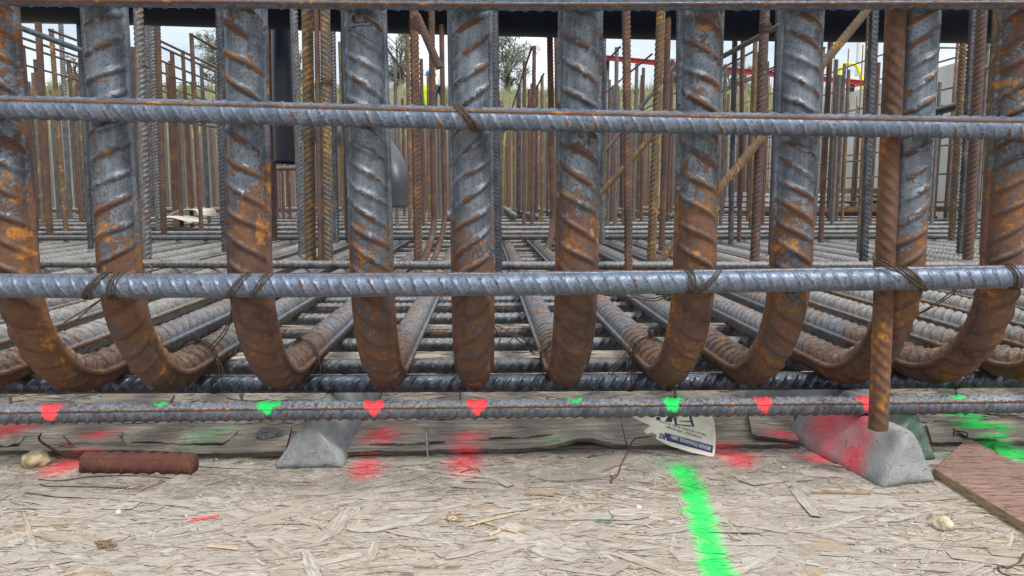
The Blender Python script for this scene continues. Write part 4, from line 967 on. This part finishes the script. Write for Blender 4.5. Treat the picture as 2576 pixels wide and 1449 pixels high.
# white bent band at the back left
M_band = plain('cream_plastic', (.50, .45, .35), .6, 0, 12, .15, .001)
m = MB()
def ribbon(ctrl, Y, wid, th=.004):
    pts = smooth_path([at(a_, b_, Y=Y) for a_, b_ in ctrl], 8); V = []; F = []
    for p_ in pts:
        for dy, dz in ((-wid / 2, 0), (wid / 2, 0), (wid / 2, th), (-wid / 2, th)): V.append((p_.x, p_.y + dy, p_.z + dz))
    for i in range(len(pts) - 1):
        for j in range(4): F.append((i * 4 + j, i * 4 + (j + 1) % 4, i * 4 + 4 + (j + 1) % 4, i * 4 + 4 + j))
    m.add(V, F)
ribbon([(350, 556), (400, 548), (455, 547), (503, 560)], 4.2, .25, .006)
ribbon([(448, 548), (462, 535), (485, 528), (515, 529), (524, 543)], 4.5, .30, .006)
tag(m.build('bent_band', M_band), 'cream coloured bent band lying on the far bars between second and third hoops', 'strap')

# ================================================================ SMALL THINGS ON THE DECK
def deckpt(px, py, z=0.): return at(px, py, z=z)
M_st1 = plain('tan_stone', (.34, .26, .15), .8, 0, 90, .5, .001); M_st2 = plain('grey_stone', (.17, .16, .17), .9, 0, 300, .45, .0012); M_st3 = plain('pale_stone', (.50, .45, .36), .85, 0, 150, .25, .001); M_st4 = plain('cream_stone', (.48, .41, .27), .85, 0, 130, .3, .001)
q = deckpt(90, 1174); rock('stone', q, (.0165, .0135, .0105), M_st1, 'tan brown stone left of the rusty bar offcut', seed=2, amp=.3)
q = deckpt(677, 1100, .008); rock('stone', (q.x, q.y, .008), (.019, .014, .0078), M_st2, 'angular dark grey stone on the plywood left of the spacer', seed=5, amp=.25, cells=[(0, 0, 1, .45), (1, .1, .6, .6), (-.9, -.3, .4, .6), (.2, -1, .3, .55), (.9, -.8, 0, .7)])
q = deckpt(2372, 1334); rock('stone', q, (.0085, .0085, .0078), M_st4, 'cream pebble alone on the boards at the lower right', seed=9, amp=.25, cells=[(.3, -.6, .7, .7), (-.8, -.2, .5, .75)])
q = deckpt(401, 1193); rock('stone', q, (.0052, .0045, .0040), M_st3, 'white pebble before the rusty bar offcut', seed=12, amp=.2)
for i, (px, py, sz, lab) in enumerate([(265, 1185, .0030, 'tiny grey pebble touching the left half of the bar offcut'), (341, 1186, .0024, 'tiny pebble left of the white one before the bar offcut'), (442, 1187, .0026, 'tiny grey pebble right of the white one'), (470, 1187, .0022, 'tiny pebble at the right end of the bar offcut'), (298, 1290, .0034, 'grey pebble below the long loose wire'), (336, 1359, .0026, 'small dark pebble in the lower left'),
                                       (952, 1138, .0032, 'small stone before the plywood right of the spacer'), (1605, 1278, .0036, 'blue grey pebble left of the green paint line'), (1395, 1295, .0028, 'small dark pebble near the green twine'), (1992, 1228, .0034, 'small grey stone right of the green paint line'), (2480, 1265, .0030, 'small stone at the edge of the reddish board'), (70, 1205, .0022, 'small pebble below the tan stone')]):
    q = deckpt(px, py + 3); rock('pebble', q, (sz, sz * .85, sz * .75), [M_st2, M_st3, M_st2][i % 3], lab, 'pebble', 20 + i, 2, .3)
# crumbs: uncountable grit
V, F, n0 = [], [], 0
N = 1500; X_ = rng.uniform(-.62, .7, N); Y_ = np.clip(rng.normal(.845, .07, N), .62, 1.1); far_ = rng.random(N) < .35; Y_[far_] = rng.uniform(.56, .85, far_.sum())
sz_ = np.exp(rng.normal(math.log(.00075), .45, N)); oct_ = np.array([(1, 0, 0), (-1, 0, 0), (0, 1, 0), (0, -1, 0), (0, 0, 1), (0, 0, -1)]); of = np.array([(0, 2, 4), (2, 1, 4), (1, 3, 4), (3, 0, 4), (2, 0, 5), (1, 2, 5), (3, 1, 5), (0, 3, 5)])
Vc = (oct_[None] * sz_[:, None, None] * rng.uniform(.6, 1.3, (N, 6, 3))) + np.stack([X_, Y_, .0018 + sz_ * .4], 1)[:, None, :]
Fc = (of[None] + (np.arange(N) * 6)[:, None, None]).reshape(-1, 3)
tag(mesh_np('grit', Vc.reshape(-1, 3), Fc, plain('grit', (.33, .30, .26), .9, 0, 400, .6, 0), None, False), 'fine grit scattered over the strand board', 'grit', kind='stuff')

# rusty bar offcut
a = at(214, 1163, z=.0115); b = at(489, 1167, z=.0115)
tag(rebar('rebar_offcut', [a, b], .0112, M_rusty, rot=R(35), ribh=.0022, pitch=.016, kA=.5, kB=.5, w=.0026, ds=.0012, nth=32, rust=0, lonw=.003), 'short dark red rusted piece of bar lying on the boards', 'rebar')

def wires(name, lst, r, mat, lab, z0=.0022, sn=8):
    m = MB()
    for ctrl in lst: m.tube([at(c_[0], c_[1], z=(c_[2] if len(c_) > 2 else z0)) for c_ in ctrl], r, 6, sn)
    return tag(m.build(name, mat), lab, 'wire')
M_wred = plain('sprayed_wire', (.26, .04, .04), .7, 0, 200, .5, 0)
wires('wire_bundle', [[(100, 1095, .028), (98, 1106, .022), (120, 1120, .016), (140, 1132, .010), (175, 1143, .006), (212, 1150, .004), (240, 1152, .003)], [(104, 1090, .03), (100, 1105, .021), (125, 1124, .014), (148, 1138, .008), (185, 1148, .004), (225, 1147, .004)],
                      [(96, 1098, .026), (103, 1112, .018), (130, 1130, .010), (160, 1146, .005), (215, 1156, .003)]], .0010, M_wire_r, 'bundle of rusty wires sticking up beside the tan stone')
wires('wire_bundle', [[(160, 1098, .014), (180, 1118, .010), (192, 1136, .004)], [(205, 1150, .003), (215, 1136, .006), (225, 1128, .004)], [(150, 1122, .012), (200, 1128, .008), (275, 1135, .004), (330, 1142, .003)], [(190, 1142, .006), (240, 1133, .008), (300, 1139, .003)], [(10, 1112, .003), (60, 1128, .003), (150, 1152, .002)]], .0009, M_wred, 'red sprayed loose wires behind the rusty bar offcut')
wires('loose_wire', [[(98, 1206), (150, 1209), (220, 1200), (300, 1196), (380, 1199), (430, 1203)]], .0007, M_wire, 'long loose wire on the boards below the bar offcut')
wires('loose_wire', [[(100, 1218), (125, 1223), (200, 1224), (290, 1227), (350, 1230), (380, 1222), (405, 1208)]], .0007, M_wire, 'second loose wire bent up at its right end')
wires('loose_wire', [[(1640, 1098, .030), (1620, 1100, .022), (1598, 1104, .014), (1585, 1120, .008), (1575, 1145, .005), (1562, 1170), (1556, 1190), (1549, 1200), (1540, 1206), (1536, 1216)], [(1536, 1198), (1541, 1203), (1536, 1209), (1540, 1214)]], .0009, M_wire_r, 'rusty wire trailing from the paper tag down the boards')
wires('loose_wire', [[(1478, 1152), (1490, 1147), (1500, 1146)], [(1157, 1190), (1166, 1186), (1180, 1182), (1200, 1180), (1208, 1187)]], .0008, M_wire_r, 'short bent wire scraps near the red sprayed patch')
wires('loose_wire', [[(2600, 1390, .01), (2575, 1395, .006), (2565, 1415), (2535, 1428), (2515, 1424), (2512, 1432), (2520, 1442), (2545, 1452), (2560, 1470)]], .0010, M_wire_r, 'curled rusty wire in the lower right corner')
M_twine = plain('green_twine', (.10, .22, .12), .9, 0, 200, .3, 0)
wires('twine', [[(1497, 1311), (1515, 1312), (1533, 1314), (1540, 1306), (1543, 1297)]], .0010, M_twine, 'short scrap of green twine left of the green paint line')
wires('wire_staple', [[(2400, 1096, .014), (2401, 1084, .020), (2430, 1088, .018), (2434, 1100, .013)]], .0010, M_wire, 'small wire staple standing on the plywood offcut', sn=3)
# slivers of wood
M_sl = plain('fresh_wood', (.50, .38, .23), .85, 0, 120, .25, .0005); M_slr = plain('red_sliver', (.82, .07, .08), .8, 0, 100, .2, 0); M_slb = plain('brown_sliver', (.26, .17, .10), .9, 0, 120, .3, .0005)
def sliver(p0, p1, wpx, mat, lab, z=.0028):
    a, b = at(*p0, z=z), at(*p1, z=z); d = (b - a); n = Vector((-d.y, d.x, 0)).normalized(); w = wpx * a.y / FPX
    V = []; F = []
    for i in range(7):
        t_ = i / 6; c_ = a.lerp(b, t_) + n * (.0008 * math.sin(t_ * 5)); ww = w * (math.sin(min(1, t_ * 1.4 + .15) * 3.14 * .62) + .1) * .5; h = .0009 + .0006 * math.sin(t_ * 3)
        V += [tuple(c_ - n * ww), tuple(c_ + n * ww), tuple(c_ + n * ww * .6 + Vector((0, 0, h))), tuple(c_ - n * ww * .6 + Vector((0, 0, h)))]
    for i in range(6):
        for j in range(4): F.append((i * 4 + j, i * 4 + (j + 1) % 4, i * 4 + 4 + (j + 1) % 4, i * 4 + 4 + j))
    F += [(3, 2, 1, 0), (24, 25, 26, 27)]
    return tag(mesh_np('wood_sliver', V, F, mat, None, False), lab, 'wood sliver', 'loose slivers on the boards')
sliver((1168, 1326), (1306, 1289), 7, M_sl, 'long yellow wood sliver lying in the lower middle')
sliver((1262, 1330), (1232, 1348), 9, M_sl, 'short yellow sliver below the long one')
sliver((1262, 1332), (1302, 1338), 8, M_sl, 'small yellow sliver right below the long one')
sliver((470, 1314), (551, 1296), 5, M_slr, 'bright red sliver in the lower left')
sliver((520, 1375), (600, 1380), 9, M_sl, 'yellow brown sliver below the red one')
sliver((345, 1237), (415, 1208), 6, M_slb, 'thin brown sliver at the end of the loose wires')
sliver((1320, 1243), (1395, 1246), 8, M_slb, 'brown sliver in the middle of the boards')
sliver((2040, 1240), (2190, 1242), 6, M_slb, 'long thin dark sliver below the red sprayed spacer')
# fibre tufts
def tuft(px, py, wpx, n, mat, lab):
    m = MB()
    for i in range(n):
        x0, y0 = px + rng.normal(0, wpx * .4), py + rng.normal(0, 5); a_ = rng.normal(0, .5); l = rng.uniform(10, 26)
        m.tube([at(x0, y0, z=.002), at(x0 + l * .5 * math.cos(a_), y0 + l * .25 * math.sin(a_), z=.0045), at(x0 + l * math.cos(a_), y0 + l * .5 * math.sin(a_), z=.0025)], .0004, 4, 3)
    tag(m.build('wood_fibres', mat), lab, 'wood fibres', 'torn fibre tufts')
tuft(255, 1368, 26, 45, M_slb, 'torn brown fibre tuft in the lower left')
tuft(1135, 1300, 26, 40, M_sl, 'torn yellowish fibre tuft left of the long sliver')

# screws
M_screw = plain('screw_zinc', (.36, .34, .31), .45, .5, 200, .4, 0)
def screw(px, yt, yb, lab, z0=0.0):
    a = at(px, yb, z=z0); H = at(px, yt, Y=a.y).z - z0
    root = empty('screw', (a.x, a.y, z0)); tag(root, lab, 'screw', 'screws standing up from the boards')
    o = rebar('shank', [(0, 0, -.002), (0, 0, H - .002)], .0017, M_screw, uref=(1, 0, 0), ribh=.0008, pitch=.0011, kA=.25, kB=.25, w=.0005, lonh=0, ds=.0003, nth=10, parent=root)
    V, F = lathe([(.0001, .0006), (.0012, .0004), (.0014, .0012), (.0044, .0014), (.0046, .0008), (.0026, -.0022), (.0015, -.0045)], 20, (0, 0, H)); mesh_np('head', V[:, :], F, M_screw, root)
    root.rotation_euler = (rng.normal(0, .05), rng.normal(0, .05), 0)
screw(313, 1091, 1139, 'screw standing behind the rusty bar offcut')
screw(1076, 1076, 1151, 'screw standing before the plywood right of the left spacer')
screw(28, 996, 1028, 'screw at the far left behind the marked bar')
screw(610, 994, 1026, 'screw behind the marked bar left of the left spacer')
screw(1158, 975, 1010, 'screw behind the marked bar near the middle red mark')
screw(2406, 966, 1000, 'screw behind the marked bar at the right')
screw(1698, 970, 1008, 'screw behind the marked bar above the large green mark')

# paper tag with writing
t = NT('tag_paper'); p = t.pos(); n = t.noise(p, 60, 5, .6); c = t.mix(t.ss(n, .52, .72, 0, .45), (.70, .66, .55), (.45, .34, .18)); M_paper = t.fin(c, .7, 0, .3)
M_inkb = plain('navy_ink', (.022, .028, .12), .6, 0, 100, .1, 0); M_inkk = plain('black_ink', (.02, .02, .03), .6, 0, 100, .1, 0); M_pap2 = plain('white_ink', (.68, .66, .6), .6, 0, 60, .05, 0)
tagYc = .884
def tp(px, py, off=0.0):
    Y = tagYc - .012 + (1146 - py) / 103 * .016 + .002 * math.sin((px - 1590) / 210 * 3.1)
    return at(px, py, Y=Y - off)
out_px = [(1650, 1104), (1686, 1122), (1740, 1138), (1795, 1150), (1799, 1135), (1801, 1100), (1797, 1062), (1790, 1044), (1786, 1030), (1700, 1030), (1610, 1034), (1585, 1046), (1612, 1060), (1636, 1070), (1620, 1084), (1628, 1092), (1642, 1088), (1652, 1094)]
root = empty('paper_tag', tuple(tp(1740, 1147))); tag(root, 'cream paper tag printed upside down with a navy band, leaning behind the marked bar', 'paper tag')
inv = np.array(list(root.location))
import bmesh
bm = bmesh.new()
vs = [bm.verts.new(Vector((px / 1000, py / 1000, 0))) for px, py in out_px]; f = bm.faces.new(vs)
bmesh.ops.triangulate(bm, faces=[f])
for _ in range(3): bmesh.ops.subdivide_edges(bm, edges=bm.edges[:], cuts=1, use_grid_fill=False); bmesh.ops.triangulate(bm, faces=bm.faces[:])
for v in bm.verts: q = tp(v.co.x * 1000, v.co.y * 1000); v.co = Vector((q.x - inv[0], q.y - inv[1], q.z - inv[2]))
me = bpy.data.meshes.new('paper'); bm.to_mesh(me); bm.free(); me.materials.append(M_paper)
po = bpy.data.objects.new('paper', me); COL.objects.link(po); po.parent = root; sm = po.modifiers.new('thick', 'SOLIDIFY'); sm.thickness = .0004; sm.offset = 1
def fix_side():
    # face normals may point either way; solidify is centred so ink sits 0.7 mm proud
    sm.offset = 0
fix_side()
# tag frame in photo px: reading direction runs right->left and upwards
O = np.array([1791., 1138.]); du = np.array([-141., -43.]) / 100; dv = np.array([-4., 16.]) / 16 * 1.0   # per unit
def txt(s, u0, v0, size, mat, name='lettering', bold=0.0, wfit=None):
    """u0: distance along reading direction in px, v0: distance away from the band (px), size: cap height px"""
    cu = bpy.data.curves.new('t', 'FONT'); cu.body = s; cu.size = 1.0; cu.offset = bold; cu.resolution_u = 2
    to = bpy.data.objects.new('t', cu); COL.objects.link(to); bpy.context.view_layer.update()
    me_ = bpy.data.meshes.new_from_object(to); bpy.data.objects.remove(to)
    V = np.zeros(len(me_.vertices) * 3); me_.vertices.foreach_get('co', V); V = V.reshape(-1, 3)
    w0 = V[:, 0].max(); sc_ = size / .70; sx_ = (wfit / w0) if wfit else sc_
    for v in me_.vertices:
        x = v.co.x * sx_ + u0; y = v.co.y * sc_
        L = O + du / np.linalg.norm(du) * x + np.array([.25, -1.0]) * (v0) + np.array([-.25, 1.0]) * y
        q = tp(L[0], L[1], .0009); v.co = (q.x - inv[0], q.y - inv[1], q.z - inv[2])
    me_.materials.clear(); me_.materials.append(mat); me_.name = name
    o = bpy.data.objects.new(name, me_); COL.objects.link(o); o.parent = root; return o
def quad_px(P, mat, name, off=.0006):
    V = [tp(a_, b_, off) for a_, b_ in P]; n = 10
    VV = []; FF = []
    for i in range(n + 1):
        for j in (0, 1):
            a_ = np.array(P[0]) * (1 - i / n) + np.array(P[1]) * i / n if j == 0 else np.array(P[3]) * (1 - i / n) + np.array(P[2]) * i / n
            q = tp(a_[0], a_[1], off); VV.append((q.x - inv[0], q.y - inv[1], q.z - inv[2]))
    for i in range(n): FF.append((2 * i, 2 * i + 2, 2 * i + 3, 2 * i + 1))
    return mesh_np(name, VV, FF, mat, root, False)
quad_px([(1792, 1140), (1678, 1109), (1672, 1088), (1794, 1121)], M_inkb, 'printed_band')
txt('BRÜHLER STAHLHANDEL GMBH', 6, 12, 9.0, M_pap2, 'lettering', .012, 104)
txt('BS', 122, 8, 12, M_inkb, 'lettering', .03, 17)
txt('Am Wahler Berg 7  •  41541 Dormagen', 34, 29, 5.0, M_inkk, 'lettering', .01, 92)
txt('Telefon (0 21 33) 2 70 20  •  Fax (0 21 33) 27 02 21', 22, 38, 5.0, M_inkk, 'lettering', .01, 124)
txt('Cat. 2', 104, 56, 5.5, M_inkk, 'lettering', .012)
txt('K 21679', 102, 64, 5.5, M_inkk, 'lettering', .012)
# logo: bold brackets and a small bridge drawing
quad_px([(1747, 1073), (1741, 1074), (1733, 1046), (1739, 1044)], M_inkb, 'printed_emblem')
quad_px([(1738, 1073), (1704, 1069), (1704, 1067), (1738, 1070)], M_inkk, 'printed_emblem')
quad_px([(1738, 1062), (1708, 1060), (1708, 1058), (1738, 1059)], M_inkk, 'printed_emblem')
quad_px([(1704, 1070), (1698, 1070), (1694, 1044), (1700, 1043)], M_inkb, 'printed_emblem')
quad_px([(1690, 1062), (1672, 1060), (1682, 1046), (1694, 1046)], M_inkk, 'printed_emblem')
quad_px([(1662, 1058), (1652, 1057), (1650, 1049), (1660, 1048)], M_inkk, 'printed_emblem')

# ================================================================ WIRE TIES
def tie(c, axis, rad, n, slant, width, lab, back=1.0, tails=(), wr=.00075, knot=None, shift=0.):
    axis = Vector(axis).normalized(); up = Vector((0, 0, 1)) if abs(axis.z) < .8 else Vector((0, -1, 0)); b = axis.cross(up).normalized(); u2 = b.cross(axis).normalized()
    m = MB(); allp = []
    for k in range(n):
        o_ = (k / (max(1, n - 1)) - .5) * width; pts = []; rr = rad + .0006 + .0005 * (k % 2) + .0004 * rng.random(); j1, j2 = rng.normal(0, .0006), rng.normal(0, .0006)
        sl = slant * (1 + rng.normal(0, .12))
        for i in range(25):
            a_ = i / 24 * 2 * math.pi; cu_ = math.cos(a_); su = math.sin(a_)
            ext = back if (b * su).y > 0 else 1.0
            pts.append(Vector(c) + axis * (o_ + sl * cu_ + j1 * su + shift) + u2 * cu_ * rr + b * su * rr * ext)
        m.tube(pts, wr, 6); allp += pts
    for tl in tails:
        q0 = min(allp, key=lambda p_: (p_ - tl[0]).length); m.tube([q0] + list(tl), wr, 6, 6)
    if knot is not None:
        K = Vector(knot); pts = []
        for i in range(40):
            a_ = i * .9; pts.append(K + Vector((.0030 * math.cos(a_), .0026 * math.sin(a_), (i % 13) * .0006 + .001 * math.sin(i * 2.1))) * 1.1)
        m.tube(pts, wr * 1.1, 6)
    return tag(m.build('wire_tie', M_wire), lab, 'wire tie', 'wire ties on the bars')
def bar2y(px): return np.interp(px, [-160, 600, 1288, 2000, 2740], [719, 718, 713.5, 704, 693])
def bar3y(px): return np.interp(px, [-160, 600, 1288, 2000, 2740], [265, 283, 300, 314, 325])
X_AX = (1, 0, 0)
def fp(px, py, Y): return at(px, py, Y=Y)
tie(at(243, bar2y(243), Y=FY), X_AX, .0118, 4, .0085, .007, 'left tie of the pair on the second hoop crossing', 1.3, [[fp(262, 745, .80), fp(220, 775, .80), fp(160, 812, .80)], [fp(262, 745, .80), fp(215, 785, .80), fp(162, 832, .80)]])
tie(at(292, bar2y(292), Y=FY), X_AX, .0118, 4, .004, .008, 'right tie of the pair on the second hoop crossing', 1.3)
tie(at(603, bar2y(603), Y=FY), X_AX, .0118, 3, .0095, .006, 'left tie of the pair on the third hoop crossing', 1.3, [[fp(585, 770, .80), fp(565, 830, .84), fp(520, 880, .9)], [fp(588, 770, .80), fp(572, 830, .84), fp(530, 886, .9)]])
tie(at(657, bar2y(657), Y=FY), X_AX, .0118, 3, .009, .006, 'right tie of the pair on the third hoop crossing', 1.3)
tie(at(1733, bar2y(1733), Y=FY), X_AX, .0118, 3, -.001, .006, 'upright tie left of the pair on the seventh hoop crossing', 1.3)
tie(at(1775, bar2y(1775), Y=FY), X_AX, .0118, 3, .0135, .006, 'slanting tie of the pair on the seventh hoop crossing', 1.3, [[fp(1690, 735, .78), fp(1650, 757, .80), fp(1590, 748, .82), fp(1520, 743, .86)], [fp(1690, 738, .78), fp(1640, 751, .80), fp(1600, 740, .82)]])
tie(at(2290, bar2y(2290), Y=FY), X_AX, .0118, 4, -.013, .006, 'tie with a coil of wire around the rusty hanging bar and middle bar', 1.2,
    [[fp(2316, 722, .745), fp(2270, 690, .742), fp(2215, 668, .750), fp(2198, 662, .755), fp(2203, 652, .76), fp(2196, 640, .765), fp(2204, 634, .765)], [fp(2310, 722, .745), fp(2262, 682, .742), fp(2212, 660, .750), fp(2195, 650, .758), fp(2200, 640, .76)], [fp(2300, 718, .745), fp(2255, 676, .742), fp(2214, 653, .750), fp(2200, 668, .758), fp(2196, 655, .76)],
     [fp(2400, 724, .78), fp(2370, 752, .80), fp(2330, 778, .83), fp(2292, 800, .86)], [fp(2404, 728, .78), fp(2372, 757, .80), fp(2332, 780, .83), fp(2296, 797, .86)]])
tie(at(2540, bar2y(2540), Y=FY), X_AX, .0118, 4, -.004, .007, 'tie on the last hoop crossing at the right edge', 1.3, [[fp(2545, 722, .757), fp(2500, 722, .76), fp(2600, 700, .745)]])
tie(at(1172, bar3y(1172) - 2, Y=FY), X_AX, .0120, 4, -.010, .006, 'tie on the upper bar in front of the middle hoop', 1.1, wr=.0010)
def legtie(hx, Y, lab, tails, slant=.006, knot_dx=.0):
    X = hoopX[hx]; c = Vector((X, Y, LEGZ))
    tie(c, (0, 1, 0), .0228, 4, slant, .007, lab, 1.0, tails, .0008, knot=(X + knot_dx, Y, LEGZ + .026))
legtie(1, .985, 'knotted tie on the leg of the second hoop', [[fp(545, 905, .97), fp(552, 935, .965), fp(548, 955, .96)], [fp(548, 905, .97), fp(560, 930, .965), fp(557, 962, .96)]])
legtie(2, .985, 'knotted tie on the leg of the third hoop', [[fp(800, 900, .98), fp(806, 930, .97), fp(795, 970, .965)]])
legtie(5, .975, 'tie with spread wire ends on the leg of the sixth hoop', [[fp(1378, 870, .95), fp(1345, 890, .94), fp(1310, 860, .93), fp(1283, 840, .93)], [fp(1372, 872, .95), fp(1340, 885, .94), fp(1318, 850, .93), fp(1288, 846, .93)], [fp(1370, 930, .95), fp(1362, 944, .94)], [fp(1250, 820, .97), fp(1258, 850, .97), fp(1253, 875, .97), (fp(1262, 882, .97)), fp(1290, 850, .97)]], .004)
legtie(6, .99, 'knotted tie on the leg of the seventh hoop with a long tail', [[fp(1590, 862, .97), fp(1565, 900, .96), fp(1530, 940, .95)], [fp(1592, 865, .97), fp(1572, 900, .96), fp(1538, 942, .95)], [fp(1580, 900, .97), fp(1578, 925, .96), fp(1580, 942, .96)]])
# ties on uprights
tie(at(1925, 72, Y=at(1898, 660, z=DZ + .01).y), (0, 0, 1), .0145, 5, .002, .020, 'wire wound round the dark brown upright between seventh and eighth hoops', 1.0, wr=.0013)
tie(at(1043, 62, Y=at(1052, 656, z=DZ + .01).y), (0, 0, 1), .0135, 5, .001, .026, 'wire wound round the upright near the middle hoop at the top', 1.0, wr=.0013)
tie(at(822, 207, Y=at(826, 660, z=DZ + .01).y), (0, 0, 1), .0145, 3, .004, .012, 'wire with loose ends around the two yellow brown uprights', 1.0, [[fp(815, 205, 2.0), fp(795, 215, 2.0), fp(785, 232, 2.0)], [fp(830, 205, 2.0), fp(838, 200, 2.0), fp(835, 216, 2.0)]], wr=.0012)
tie(at(372, 678, Y=1.85), (0, 1, 0), .009, 3, .002, .004, 'small coil of wire behind the second hoop', 1.0, wr=.0012)
for i, (px, lab) in enumerate([(2085 - 400, 'wire tie on the dark bar under the seventh hoop'), (1588, 'wire tie on the dark bar left of the seventh hoop bend'), (2405, 'wire tie on the dark bar at the right'), (545, 'wire tie on the dark bar under the second hoop leg')]):
    q = at(px, np.interp(px, [-160, 1288, 2740], [969, 963, 952]), z=AZ); tie(q, X_AX, .0112, 3, .002, .006, lab)
